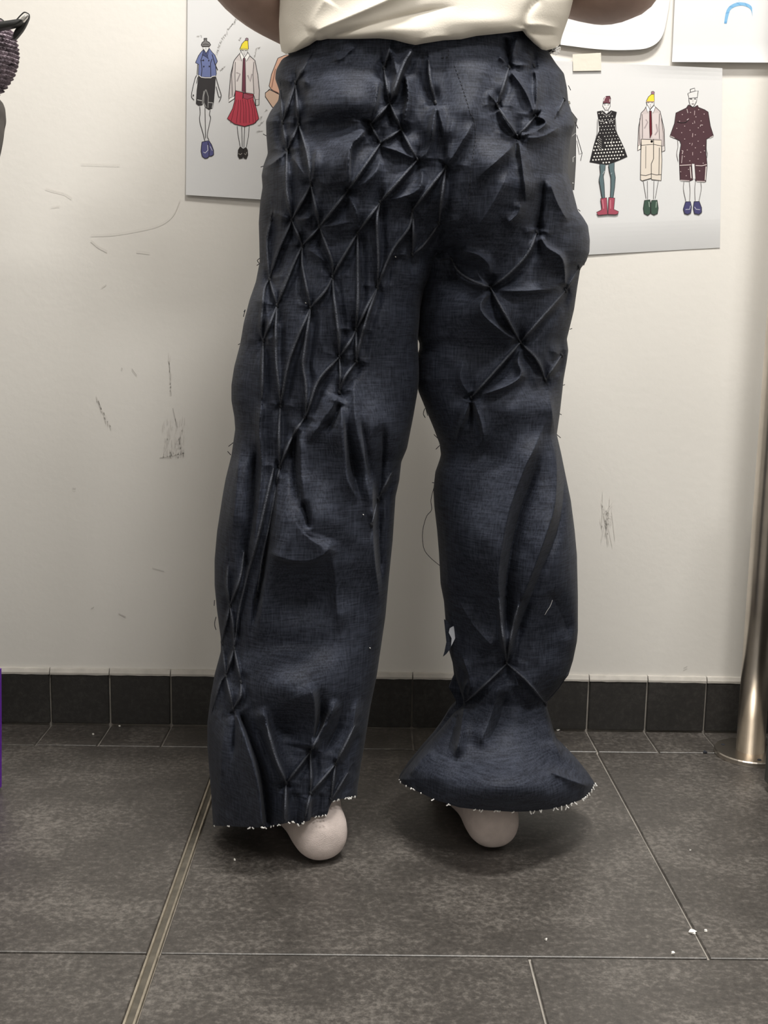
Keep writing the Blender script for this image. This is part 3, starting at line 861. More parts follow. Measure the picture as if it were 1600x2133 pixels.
FOLD = 2.25
R = Relief()
ND = dict(
    n1=(616, 172), n2=(585, 188), n3=(589, 254), n4=(622, 258), n5=(598, 314), n6=(648, 384), n7=(724, 397), n8=(800, 142), n9=(812, 214),
    n10=(772, 259), n11=(836, 269), n12=(793, 298), n13=(869, 333), n14=(608, 458), n15=(666, 472), n16=(792, 421), n17=(859, 438),
    n18=(630, 511), n19=(745, 484), n20=(859, 531), n21=(565, 456), n22=(907, 213), n23=(1060, 140), n24=(1112, 137), n25=(1036, 220),
    n26=(1115, 242), n27=(1078, 285), n28=(1175, 206), n29=(929, 347), n30=(915, 465), n31=(1118, 484), n32=(562, 581), n33=(577, 636),
    n34=(647, 641), n35=(693, 577), n36=(786, 599), n37=(742, 687), n38=(549, 709), n39=(707, 743), n40=(742, 753), n41=(707, 818),
    n42=(584, 846), n43=(635, 869), n44=(583, 973), n45=(941, 540), n46=(1022, 599), n47=(1178, 605), n48=(1084, 713), n49=(1170, 740),
    n50=(1136, 791), n51=(982, 828), n52=(1206, 557), n53=(479, 1261), n54=(488, 1349), n55=(463, 1339), n56=(787, 1040), n57=(774, 1093),
    n58=(471, 1407), n59=(502, 1420), n60=(486, 1476), n61=(596, 1631), n62=(646, 1566), n63=(647, 1652), n64=(699, 1591), n65=(690, 1666),
    n66=(1056, 1382), n67=(968, 1465), n68=(1136, 1465))
NAMP = dict(n27=17, n31=13, n51=17, n48=16, n46=16, n6=14, n7=14, n66=17, n67=12, n68=8, n29=13, n22=12, n25=12, n23=11, n26=12, n8=10, n9=11, n1=12,
            n56=6, n57=6, n52=3, n28=6, n2=2, n55=4, n58=7, n53=7, n54=8, n59=8, n24=8, n65=3, n63=4, n64=5, n61=7, n62=9, n60=8)
for k, (x, y) in ND.items(): R.nodes.append((x, y, NAMP.get(k, 10)))
for k, (x, y) in ND.items():
    if k in ('n2', 'n52', 'n28', 'n21', 'n55', 'n56', 'n57', 'n65', 'n63', 'n64', 'n53', 'n58', 'n59', 'n60', 'n54', 'n68'): continue
    q = random.Random(k)
    R.blob(x, y + 22, 9, 20, -4); R.blob(x, y - 18, 8, 16, -3)
    for sg in (-1, 1):
        if q.random() < 0.25: continue
        L = q.uniform(28, 60); up = q.uniform(-10, 12); w_ = q.uniform(9, 15)
        pts = [(x + sg * 5, y), (x + sg * L * 0.5, y - 4 + up * 0.3), (x + sg * L, y + up)]
        R.ridge(pts, w_, w_, q.uniform(1.5, 3.6), .15, .6)
# pleats: node, points between, node
PL = [
    ('n1', 'n3'), ('n1', (619, 215), 'n4'), ('n2', 'n3'), ('n3', 'n5'), ('n4', 'n5'), ('n4', (632, 290), (642, 330), 'n6'), ('n5', (597, 350), (597, 396), 'n14'),
    ('n6', 'n14'), ('n6', 'n15'), ('n7', 'n15'), ('n14', 'n18'), ('n15', 'n18'), ('n8', 'n9'), ('n9', 'n10'), ('n9', 'n11'), ('n10', 'n12'), ('n11', 'n12'),
    ('n11', 'n13'), ('n12', 'n7'), ('n13', 'n16'), ('n29', 'n17'), ('n29', (919, 420), 'n30'), ('n30', (884, 508), 'n20'), ('n16', 'n19'),
    ('n14', (583, 515), (570, 552), 'n32'), ('n18', (612, 549), 'n33'), ('n15', (676, 500), (692, 545), 'n35'), ('n18', (630, 550), (637, 590), 'n34'),
    ('n19', (709, 545), 'n35'), ('n19', (745, 560), (745, 620), 'n37'), ('n16', (785, 460), (788, 540), 'n36'), ('n17', (851, 475), (821, 515), (800, 560), 'n36'),
    ('n17', (861, 480), 'n20'), ('n21', (556, 502), (559, 556), 'n32'), ('n32', 'n33'), ('n33', 'n38'), ('n32', (551, 600), (546, 645), (543, 692), 'n38'),
    ('n33', (574, 697), (576, 763), (584, 831), 'n42'), ('n34', (614, 718), (598, 768), 'n42'), ('n34', (633, 737), (631, 763), (637, 802), (638, 855), 'n43'),
    ('n35', (677, 606), 'n34'), ('n35', (696, 619), (705, 697), 'n39'), ('n36', (768, 632), 'n37'), ('n37', (728, 713), 'n39'), ('n37', 'n40'),
    ('n36', (767, 653), (749, 715), 'n40'), ('n39', (673, 779), (656, 808), (642, 855), 'n43'), ('n39', (709, 780), 'n41'), ('n40', (719, 784), 'n41'),
    ('n38', (547, 763), (546, 829)), ('n42', (581, 907), 'n44'), ('n43', (607, 913), 'n44'),
    ('n23', (1048, 180), 'n25'), ('n25', 'n27'), ('n26', 'n27'), ('n22', (897, 170), (893, 125)), ('n28', 'n26a'), ('n31', (1099, 528), (1058, 572), 'n46'),
    ('n46', 'n48'), ('n47', 'n48'), ('n48', 'n51'), ('n48', (1118, 748), 'n50'), ('n49', 'n50'), ('n52', 'n47'), ('n45', (955, 565), (985, 585), 'n46'),
    ('n53', (468, 1310), 'n55'), ('n53', (485, 1297), 'n54'), ('n54', 'n58'), ('n54', 'n59'), ('n55', 'n58'), ('n58', 'n60'), ('n59', (501, 1450), 'n60'),
    ('n58', (459, 1422), (446, 1468)), ('n61', 'n62'), ('n62', (648, 1610), 'n63'), ('n63', 'n64'), ('n64', (694, 1630), 'n65'), ('n61', (593, 1708)), ('n63', (636, 1700)),
    ('n56', (815, 985)), ('n57', (784, 1050)), ('n62', (676, 1510)), ('n64', (720, 1550), (738, 1512)), ('n65', (724, 1610)), ('n61', (572, 1572), (556, 1512)),
    ('n66', (1012, 1424), 'n67'), ('n66', (1095, 1416), 'n68'), ('n68', (1164, 1432), (1184, 1400)), ('n66', (1047, 1320), (1040, 1250)), ('n66', (1066, 1318), (1080, 1262)),
    ('n1', (640, 130)), ('n8', (812, 100)), ('n9', (838, 140), (856, 108)), ('n44', (573, 1025), (561, 1090), (545, 1165), (536, 1232)),
    ('n54', (496, 1284), (510, 1219), (535, 1127), (556, 1035), (570, 975)), ('n53', (500, 1203), (508, 1150)), ('n53', (473, 1220), (475, 1180)),
]
ND['n26a'] = (1163, 232)
PLEATS = []
for e in PL:
    pts = [ND[q] if isinstance(q, str) else q for q in e]
    P = smooth_line(pts, 5)
    soft = len(e) > 2 or not isinstance(e[-1], str)
    PLEATS.append(P)
    R.pleats.append((P, 7.5 if not soft else 6.5))

# broad shapes of the seat and legs
R.blob(700, 205, 95, 50, 22); R.blob(695, 262, 75, 24, -13); R.blob(690, 335, 60, 46, 12, -0.6)
R.blob(690, 400, 150, 130, 22); R.blob(1090, 380, 130, 120, 24)
R.blob(965, 235, 75, 50, 12); R.blob(1010, 330, 60, 40, 9, -0.5); R.blob(1000, 165, 60, 60, 8)
R.blob(900, 500, 30, 60, -18); R.blob(955, 560, 40, 45, -18)
R.blob(760, 900, 90, 60, 12); R.blob(800, 760, 50, 60, -6)
# left lower leg: hangs forward over the calf, tucks under, swells again above the hem
R.blob(645, 1085, 90, 80, 20); R.blob(640, 1255, 85, 70, -20); R.blob(620, 1345, 90, 30, -10); R.blob(605, 1435, 80, 45, 17); R.blob(620, 1540, 60, 50, -9); R.blob(500, 1580, 60, 80, 9)
R.blob(485, 1030, 30, 160, 8)
# right leg
R.blob(985, 1130, 75, 95, 16); R.blob(1010, 1300, 90, 80, -18); R.blob(1150, 1130, 50, 120, 8); R.blob(1140, 1320, 60, 60, -8)
R.blob(1010, 650, 80, 40, 9); R.blob(1000, 735, 90, 45, -6); R.blob(1060, 850, 70, 40, 12); R.blob(1010, 950, 60, 30, -8)
R.blob(1050, 1640, 130, 52, 34); R.blob(1060, 1700, 160, 24, -14); R.blob(1150, 1600, 40, 30, -7); R.blob(1060, 1490, 60, 40, -8); R.blob(900, 1600, 40, 40, 8)
# ridges and ledges, all drawn downwards: width on the picture right, on the picture left, height
rg = R.ridge
rg([(660, 110), (640, 150), (632, 190)], 12, 14, 5); rg([(700, 100), (705, 125), (745, 92)], 14, 6, 4)
rg([(812, 100), (826, 150), (815, 205)], 8, 5, 7, .1, .1); rg([(858, 100), (838, 150), (816, 205)], 5, 8, 8, .1, .1); rg([(843, 145), (850, 200), (840, 262)], 14, 5, 9, .2, .1)
rg([(792, 160), (785, 200), (772, 255)], 4, 22, 10, .15, .1); rg([(770, 262), (735, 300), (727, 330), (725, 392)], 5, 26, 12, .15, .1)
rg([(793, 304), (830, 316), (866, 332)], 20, 4, 8, .1, .1); rg([(793, 305), (786, 350), (760, 380), (728, 396)], 10, 8, 6); rg([(780, 292), (755, 285), (735, 300)], 10, 10, 5)
rg([(600, 315), (575, 335), (550, 352)], 10, 10, 7, .1, .3); rg([(662, 300), (655, 350), (649, 380)], 14, 5, 7, .3, .05); rg([(606, 320), (625, 350), (645, 380)], 10, 10, 5)
rg([(868, 338), (880, 366), (866, 400), (800, 420)], 8, 14, 7); rg([(909, 218), (898, 285), (888, 318), (871, 332)], 12, 8, 8, .1, .1)
rg([(907, 222), (900, 265), (895, 300)], 5, 12, 6, .05, .4); rg([(911, 222), (922, 265), (925, 300)], 12, 5, 6, .05, .4); rg([(988, 252), (960, 300), (931, 345)], 9, 16, 9, .4, .05); rg([(945, 240), (936, 290), (930, 340)], 12, 8, 5, .4, .1)
rg([(724, 402), (742, 440), (745, 480)], 6, 14, 8, .1, .1); rg([(665, 474), (700, 468), (738, 460)], 10, 12, 5, .1, .4)
rg([(608, 455), (580, 447), (562, 440)], 10, 12, 5); rg([(610, 458), (640, 455), (655, 440)], 9, 9, 5); rg([(635, 515), (665, 535), (685, 550)], 10, 10, 5)
rg([(1060, 136), (1056, 100), (1052, 75)][::-1], 5, 9, -7, .2, .1); rg([(1037, 115), (1050, 128), (1058, 137)], 8, 8, 5); rg([(1078, 75), (1070, 105), (1062, 136)], 12, 5, 6, .2, .1)
rg([(1062, 146), (1087, 178), (1105, 214), (1113, 240)], 6, 12, 8, .1, .1); rg([(1112, 142), (1118, 170), (1115, 236)], 14, 4, 8, .1, .1); rg([(1015, 187), (1025, 205), (1035, 218)], 12, 10, 5, .4, .1)
rg([(1117, 243), (1132, 248), (1136, 258), (1117, 272), (1082, 284)], 12, 5, 9, .1, .1); rg([(1038, 226), (1050, 250), (1074, 282)], 4, 14, 8, .1, .1)
rg([(1076, 290), (1062, 310), (1030, 340), (985, 380)], 14, 20, 9, .05, .5); rg([(1076, 292), (1074, 320), (1078, 350)], 5, 5, -8, .05, .4); rg([(1080, 290), (1086, 330), (1092, 380), (1096, 430)], 18, 6, 10, .05, .4)
rg([(1062, 350), (1040, 400), (1010, 450), (985, 490)], 26, 20, 8); rg([(1135, 370), (1128, 420), (1121, 478)], 6, 16, -9, .3, .05); rg([(1082, 288), (1130, 284), (1170, 262)], 12, 14, 7)
rg([(1085, 415), (1078, 445), (1050, 470)], 14, 12, 8); rg([(1140, 365), (1160, 420), (1185, 465)], 20, 16, 8)
rg([(1124, 488), (1140, 515), (1172, 540), (1178, 600)], 6, 18, 9, .1, .1); rg([(1030, 604), (1090, 606), (1170, 600)], 14, 10, 7, .15, .3)
rg([(961, 521), (996, 531), (1018, 552), (1020, 585)], 10, 16, 10, .15, .2); rg([(992, 560), (1000, 578), (1018, 597)], 8, 8, 8, .2, .1); rg([(942, 545), (946, 566), (975, 588), (1016, 598)], 9, 8, 9, .1, .1); rg([(960, 508), (930, 520), (905, 532)][::-1], 14, 14, -8)
rg([(1020, 606), (1002, 634), (1010, 658), (1045, 689), (1078, 711)], 6, 20, 12, .1, .1); rg([(1086, 720), (1080, 752), (1085, 782), (1058, 803), (1000, 824)], 8, 10, 10, .1, .1)
rg([(967, 742), (960, 789), (979, 822)], 10, 14, 6, .4, .05); rg([(980, 834), (966, 870), (950, 920)], 7, 12, 10, .05, .4); rg([(986, 834), (1000, 872), (1006, 915), (985, 935)], 14, 7, 10, .05, .4); rg([(982, 838), (980, 870), (976, 895)], 5, 5, -7, .05, .5)
rg([(1137, 800), (1148, 845), (1156, 905), (1160, 960), (1157, 1046), (1140, 1107), (1110, 1190), (1090, 1240), (1070, 1300), (1058, 1372)], 15, 34, 13, .1, .1)
rg([(1178, 940), (1172, 1050), (1155, 1125), (1122, 1205), (1096, 1270), (1070, 1345)], 11, 11, -7, .2, .1)
rg([(1140, 870), (1111, 938), (1094, 973), (1062, 1060), (1041, 1163), (1038, 1230), (1047, 1340), (1055, 1376)], 15, 46, 15, .2, .1)
rg([(1130, 950), (1105, 1010), (1082, 1075), (1062, 1165), (1054, 1240), (1056, 1330)], 14, 12, -10, .2, .1)
rg([(1190, 1330), (1165, 1270), (1140, 1230)][::-1], 22, 22, -6)
rg([(950, 1240), (985, 1300), (1030, 1350)], 16, 30, 7, .3, .1)
rg([(967, 1472), (959, 1530), (948, 1585)], 16, 9, 12, .05, .3); rg([(954, 1486), (942, 1530), (926, 1580)], 9, 9, -5, .1, .4)
rg([(1040, 1410), (1034, 1450), (1018, 1505), (994, 1560)], 22, 40, 10, .2, .25); rg([(1056, 1440), (1040, 1500), (1014, 1550)], 18, 16, -7, .2, .2)
rg([(850, 1618), (880, 1580), (910, 1560)][::-1], 14, 20, 6)
rg([(1060, 1430), (1090, 1460), (1120, 1490)], 20, 20, -5)
rg([(977, 1412), (966, 1440), (967, 1460)], 6, 6, 7, .3, .05); rg([(944, 1390), (956, 1425), (965, 1460)], 6, 6, 7, .3, .05); rg([(963, 1366), (980, 1420), (972, 1458)], 6, 6, 6); rg([(1066, 1398), (1078, 1420), (1079, 1436)], 5, 5, 6)
rg([(1138, 1472), (1148, 1520), (1170, 1590)], 10, 14, 8, .05, .4); rg([(1230, 1640), (1170, 1618), (1130, 1600)][::-1], 10, 10, 7)
# left leg hanging folds
rg([(580, 985), (571, 1040), (561, 1097), (547, 1179), (534, 1265), (520, 1330)], 7, 7, -14, .08, .3); rg([(585, 980), (578, 1025), (571, 1097), (559, 1179), (546, 1265), (536, 1340)], 40, 5, 9, .05, .3)
rg([(536, 915), (529, 1000), (525, 1080), (512, 1160), (500, 1225)], 12, 12, -13, .2, .2); rg([(546, 829), (541, 894), (546, 970), (538, 1060), (524, 1160), (506, 1230)], 7, 10, 9, .1, .2)
rg([(500, 930), (492, 1030), (482, 1120)], 26, 20, 7); rg([(528, 1130), (512, 1215), (498, 1285), (490, 1340)], 8, 8, -9, .2, .1)
rg([(622, 880), (625, 930), (628, 990), (635, 1060)], 34, 8, 9, .1, .4); rg([(610, 880), (612, 940), (616, 1010), (624, 1065)], 9, 10, -8, .2, .3)
rg([(708, 822), (712, 868), (716, 930), (725, 1000), (746, 1045)], 10, 30, 10, .05, .2); rg([(718, 850), (728, 930), (740, 1000), (762, 1065)], 13, 10, -9, .3, .5)
rg([(704, 822), (690, 850), (662, 890), (640, 925)], 12, 26, 9, .1, .3); rg([(708, 838), (696, 872), (676, 905)], 10, 8, -8, .1, .3)
rg([(742, 765), (738, 830), (745, 900), (762, 980), (772, 1080)], 14, 20, 8); rg([(752, 870), (764, 940), (778, 1010)], 10, 9, -7)
rg([(800, 880), (798, 950), (790, 1035)], 9, 16, -9); rg([(630, 1040), (638, 1070), (645, 1104)], 6, 8, -9)
rg([(776, 985), (776, 1090), (780, 1160), (792, 1260)], 6, 30, 11, .2, .4); rg([(790, 1000), (790, 1110), (796, 1220)], 10, 8, -8)
rg([(556, 1150), (600, 1166), (645, 1168), (680, 1150), (692, 1120)], 60, 15, 13, .2, .2)
rg([(690, 1140), (700, 1230), (705, 1320)], 30, 14, 7)
rg([(540, 560), (560, 690), (545, 760)], 10, 10, 4)
rg([(488, 1482), (505, 1517), (524, 1580), (540, 1650), (546, 1714)], 7, 24, 13, .05, .0); rg([(498, 1482), (522, 1545), (544, 1610), (556, 1712)], 11, 6, -15, .1, .0); rg([(487, 1482), (489, 1520), (484, 1590)], 7, 7, -8, .05, .4)
rg([(470, 1500), (462, 1580), (458, 1680)], 20, 20, 6); rg([(545, 1470), (560, 1530), (575, 1585), (594, 1628)], 9, 26, 12, .15, .05); rg([(556, 1485), (585, 1520), (625, 1535)], 20, 16, -6, .5, .4)
rg([(520, 1420), (530, 1500), (552, 1560), (575, 1620)], 14, 14, -6, .6, .3)
rg([(640, 1420), (652, 1450), (655, 1500), (648, 1560)], 9, 34, 11, .2, .05); rg([(668, 1425), (668, 1490), (656, 1545)], 12, 8, -10, .6, .1); rg([(702, 1455), (680, 1508), (651, 1562)], 12, 9, 11, .25, .05); rg([(722, 1440), (702, 1515), (672, 1575)], 13, 10, -8, .6, .2)
rg([(745, 1450), (732, 1520), (702, 1588)], 14, 10, 8, .3, .05); rg([(596, 1638), (592, 1712)], 12, 8, 7, .1, 0); rg([(647, 1658), (640, 1708)], 8, 12, 7, .1, 0); rg([(620, 1650), (618, 1712)], 12, 12, -4, .2, 0); rg([(668, 1650), (662, 1700)], 10, 10, -4, .2, 0)


def crumple(x, y, s=1.0):
    v = np.zeros(x.shape)
    rr = np.random.RandomState(11)
    for i in range(16):
        a = rr.uniform(0, 2 * math.pi); k = 2 * math.pi / rr.uniform(26, 90)
        v += math.sin(i + 1) * np.sin(k * (x * math.cos(a) + y * 0.6 * math.sin(a)) + rr.uniform(0, 6.28) + 1.5 * np.sin(x * 0.013 + y * 0.009 + i))
    return v * 0.28 * s


# outlines of the two trouser legs in the photograph
L_OUT = prof([(608, 40), (606, 113), (588, 122), (575, 146), (573, 164), (582, 189), (580, 209), (563, 232), (554, 252), (555, 284), (558, 320), (549, 344), (545, 365), (547, 390), (542, 421), (539, 464), (540, 497), (541, 545), (533, 587), (520, 624), (508, 671), (500, 718), (488, 763), (482, 802), (482, 834), (488, 868), (490, 894), (486, 921), (482, 949), (470, 997), (464, 1030), (452, 1108), (447, 1166), (447, 1219), (452, 1271), (460, 1330), (460, 1357), (447, 1405), (439, 1450), (432, 1505), (432, 1555), (436, 1605), (440, 1655), (444, 1720)], 4)
L_IN = prof([(930, 40), (947, 133), (972, 205), (988, 250), (990, 295), (982, 340), (977, 430), (960, 470), (925, 500), (909, 520), (903, 545), (896, 575), (884, 605), (876, 640), (871, 700), (870.5, 720), (873, 763), (873, 792), (870, 816), (861, 868), (848, 934), (836, 962), (832, 1000), (824, 1035), (818, 1127), (810, 1206), (803, 1284), (794, 1345), (785, 1407), (772, 1470), (760, 1547), (752, 1592), (745, 1642), (744, 1660), (740, 1720)], 4)
R_IN = prof([(930, 40), (947, 133), (972, 205), (988, 250), (990, 295), (982, 340), (977, 430), (955, 470), (915, 500), (897, 525), (885, 560), (874, 600), (869, 650), (868, 700), (874, 715), (874, 726), (868, 745), (866, 790), (872, 816), (886, 850), (904, 893), (916, 925), (919, 948), (916, 960), (907, 985), (903, 1022), (905, 1056), (911, 1107), (915, 1156), (918, 1217), (925, 1253), (929, 1302), (932, 1340), (937, 1360), (945, 1388), (953, 1420), (966, 1460), (964, 1470), (946, 1484), (922, 1514), (875, 1566), (847, 1600), (831, 1623), (831, 1700)], 3)
R_OUT = prof([(1130, 40), (1138, 100), (1146, 113), (1159, 133), (1175, 153), (1181, 182), (1184, 212), (1193, 239), (1197, 261), (1189, 286), (1184, 329), (1183, 362), (1193, 396), (1204, 439), (1215, 453), (1225, 470), (1229, 500), (1228, 525), (1221, 545), (1209, 560), (1203, 596), (1196, 645), (1187, 682), (1181, 706), (1184, 730), (1181, 752), (1174, 791), (1172, 811), (1166, 864), (1160, 905), (1169, 944), (1179, 993), (1189, 1041), (1197, 1102), (1202, 1156), (1204, 1241), (1204, 1314), (1202, 1336), (1194, 1375), (1184, 1407), (1160, 1436), (1141, 1458), (1140, 1474), (1145, 1492), (1154, 1522), (1161, 1542), (1178, 1558), (1205, 1586), (1227, 1613), (1240, 1633), (1240, 1700)], 3)
L_HEM = np.array([(444, 1720), (482, 1721), (525, 1724), (556, 1723), (575, 1719), (590, 1716), (610, 1711), (618, 1716), (625, 1719), (632, 1712), (640, 1711), (646, 1709), (648, 1702), (667, 1700), (682, 1697), (686, 1682), (691, 1672), (705, 1665), (742, 1659)], float)
R_HEM = np.array([(830, 1623), (837, 1632), (861, 1644), (908, 1667), (957, 1682), (999, 1687), (1067, 1691), (1109, 1690), (1150, 1685), (1186, 1676), (1219, 1662), (1233, 1645), (1240, 1632)], float)
HD_P = prof([(0.118, 40), (0.120, 90), (0.135, 230), (0.142, 380), (0.132, 480), (0.118, 600)], 20) if 0 else (lambda y: np.interp(y, [40, 90, 230, 380, 480, 600], [0.118, 0.120, 0.134, 0.140, 0.130, 0.116]))
HD_L = lambda y: np.interp(y, [400, 600, 800, 1000, 1200, 1400, 1720], [0.12, 0.112, 0.102, 0.098, 0.098, 0.103, 0.106])
HD_R = lambda y: np.interp(y, [400, 600, 800, 1000, 1200, 1380, 1470, 1560, 1690], [0.12, 0.112, 0.100, 0.096, 0.092, 0.080, 0.066, 0.092, 0.118])
YC_P, YC_L, YC_R = 1.420, 1.388, 1.422
PXM = 0.00062


def leg_base(which, t, y, x):
    """depth of the leg's middle and bulge towards the camera, without folds"""
    s = sst(440, 680, y)
    yc = YC_P * (1 - s) + (YC_L if which == 'L' else YC_R) * s
    hl = (HD_L if which == 'L' else HD_R)(y)
    leg = hl * np.sqrt(np.clip(1 - np.abs(t) ** 2.3, 0, 1))
    xl, xr = L_OUT(y), R_OUT(y)
    u = np.clip((2 * x - xl - xr) / (xr - xl), -1, 1)
    pel = HD_P(y) * np.sqrt(np.clip(1 - np.abs(u) ** 2.4, 0, 1))
    wgt = 1 - sst(430, 640, y)
    return yc, leg * (1 - wgt) + pel * wgt, wgt


def leg_disp(which, t, y, x, wgt, fine=True):
    d = FOLD * R(x, y) + crumple(x, y)
    outer = t if which == 'R' else -t
    c = np.sqrt(np.clip(1 - t * t, 0, 1))
    fade = np.clip(c * 2.2, 0, 1)
    fade = np.where(outer < 0, fade * (1 - wgt) + wgt, fade)
    return d * fade * PXM


def limits(which):
    return (L_OUT, L_IN) if which == 'L' else (R_IN, R_OUT)


def cloth_depth(which, x, y, lift=0.0):
    a, b_ = limits(which)
    x = np.asarray(x, float); y = np.asarray(y, float)
    t = np.clip((2 * x - a(y) - b_(y)) / (b_(y) - a(y)), -1, 1)
    yc, bulge, wgt = leg_base(which, t, y, x)
    return yc - bulge - leg_disp(which, t, y, x, wgt) - lift


def leg_mesh(which, mb_v, mb_f):
    a, b_ = limits(which)
    hem = L_HEM if which == 'L' else R_HEM
    YT = 45.0
    NF, NB, NR = 250, 60, 960
    phi = np.concatenate([np.linspace(-math.pi / 2, math.pi / 2, NF), np.linspace(math.pi / 2, 3 * math.pi / 2, NB + 2)[1:-1]])
    t = np.sin(phi)
    back = np.arange(len(phi)) >= NF
    v = np.linspace(0, 1, NR) ** 1.0
    # position of the hem for every column
    ylast = hem[:, 1].max() * np.ones(len(t))
    for _ in range(12):
        xx = (a(ylast) + b_(ylast)) / 2 + t * (b_(ylast) - a(ylast)) / 2
        ylast = np.interp(xx, hem[:, 0], hem[:, 1])
    yb = ylast.copy()
    if which == 'L': yb[back] = np.interp(t[back], [-1, 1], [hem[0, 1], hem[-1, 1]])
    else: yb[back] = np.interp(t[back], [-1, -0.6, 0.6, 1], [hem[0, 1], 1640, 1640, hem[-1, 1]])
    Y = YT + v[:, None] * (yb[None, :] - YT)
    T = np.broadcast_to(t[None, :], Y.shape)
    A, B_ = a(Y), b_(Y)
    Ab = A.copy()
    if which == 'R':
        pull = np.interp(Y, [1380, 1410, 1434, 1495, 1540], [0, 4, 22, 8, 0])
        Ab = A - np.where(back[None, :], pull * np.clip(-T + 0.2, 0, 1), 0)
    X = (Ab + B_) / 2 + T * (B_ - Ab) / 2
    yc, bulge, wgt = leg_base(which, T, Y, X)
    D = leg_disp(which, T, Y, X, wgt)
    curl = 0.004 * np.exp(-(yb[None, :] - Y) / 10.0)
    depth = np.where(back[None, :], yc, yc - bulge - D + curl)
    P = on_y(X, Y, depth)
    # far half: same height as the outline, pushed back
    shift = np.where(back[None, :], bulge * 0.96 + 0.006 * np.sin(T * 9 + Y * 0.02) * np.sqrt(np.clip(1 - T * T, 0, 1)), 0)
    P[..., 1] += shift
    P[..., 2] = np.maximum(P[..., 2], 0.006)
    n0 = len(mb_v)
    mb_v.extend(map(tuple, P.reshape(-1, 3)))
    n = len(t)
    for r in range(NR - 1):
        for c in range(n):
            c2 = (c + 1) % n
            mb_f.append((n0 + r * n + c, n0 + (r + 1) * n + c, n0 + (r + 1) * n + c2, n0 + r * n + c2))


vs, fs = [], []
leg_mesh('L', vs, fs); leg_mesh('R', vs, fs)
trousers = place(mesh_obj('trousers', vs, fs, M['denim']), person)


def which_leg(P):
    x, y = P[len(P) // 2]
    return 'L' if x < float(L_IN(y)) else 'R'


def on_cloth(P, lift=0.0, which=None):
    P = np.asarray(P, float)
    wl = which or which_leg(P)
    return on_y(P[:, 0], P[:, 1], cloth_depth(wl, P[:, 0], P[:, 1], lift))


# the pressed edges of the smocked pleats, one piece each
def resample(P, step):
    P = np.asarray(P, float)
    s = np.concatenate([[0], np.cumsum(np.linalg.norm(np.diff(P, axis=0), axis=1))])
    n = max(3, int(s[-1] / step))
    q = np.linspace(0, s[-1], n)
    return np.stack([np.interp(q, s, P[:, 0]), np.interp(q, s, P[:, 1])], 1)


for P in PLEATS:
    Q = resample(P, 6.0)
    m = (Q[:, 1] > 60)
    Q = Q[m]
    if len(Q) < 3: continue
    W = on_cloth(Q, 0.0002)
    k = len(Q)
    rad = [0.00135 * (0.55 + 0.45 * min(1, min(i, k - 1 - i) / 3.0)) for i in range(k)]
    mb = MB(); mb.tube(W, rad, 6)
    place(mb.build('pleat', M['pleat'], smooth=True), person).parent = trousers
mb = MB()
for k, (x, y) in ND.items():
    if k in ('n26a', 'n2'): continue
    c = on_cloth(np.array([(x - 1.5, y - 4), (x, y), (x + 1.5, y + 4)]), 0.0012)
    mb.tube(c, [0.0012, 0.002, 0.0012], 6)
o = mb.build('stitch_knots', M['knot'], smooth=True); place(o, person); o.parent = trousers; tag(o, kind='stuff')


def under_person(o, parent):
    place(o, person); o.parent = parent
    return o


# frayed white hem and loose threads
rs = random.Random(21)
def fray(which, hem, spots):
    mb = MB()
    for t, n_, big in spots:
        for i in range(n_):
            x = hem[0, 0] + (hem[-1, 0] - hem[0, 0]) * min(1, max(0, t + rs.uniform(-0.02, 0.02)))
            y = float(np.interp(x, hem[:, 0], hem[:, 1])) - 1
            L = rs.uniform(4, 8) * big; dx = rs.uniform(-6, 6)
            pts = smooth_line([(x, y), (x + dx * 0.3, y + L * 0.5), (x + dx, y + L)], 3)
            xx = np.clip(pts[:, 0], hem[0, 0] + 2, hem[-1, 0] - 2)
            Y0 = float(cloth_depth(which, np.array([xx[0]]), np.array([y]))[0]) - 0.001
            mb.tube(on_y(pts[:, 0], pts[:, 1], np.full(len(pts), Y0)), 0.0008, 5)
    o = mb.build('frayed_hem', M['fray'], smooth=True)
    under_person(o, trousers); tag(o, 'white frayed cut edge', kind='stuff')
fray('L', L_HEM, [(0.02, 1, .4), (0.1, 2, .4), (0.27, 3, .8), (0.34, 4, .6), (0.42, 2, .5), (0.47, 2, .5), (0.54, 3, .5), (0.6, 2, .7), (0.64, 2, .7), (0.72, 2, .5), (0.78, 2, .6), (0.86, 3, .6), (0.93, 4, .6), (0.98, 4, .5)])
fray('R', R_HEM, [(0.02, 3, .5), (0.06, 3, .5), (0.1, 1, .5), (0.19, 1, .5), (0.25, 2, .5), (0.41, 3, .7), (0.5, 3, .6), (0.53, 1, .6), (0.58, 1, .5), (0.66, 2, .9), (0.71, 2, .9), (0.735, 1, 1.5), (0.8, 2, .8), (0.845, 2, 1.4), (0.87, 2, .9), (0.9, 2, 1), (0.93, 2, 1), (0.955, 2, 1), (0.97, 3, 1.1), (0.99, 4, 1)])
mb = MB()
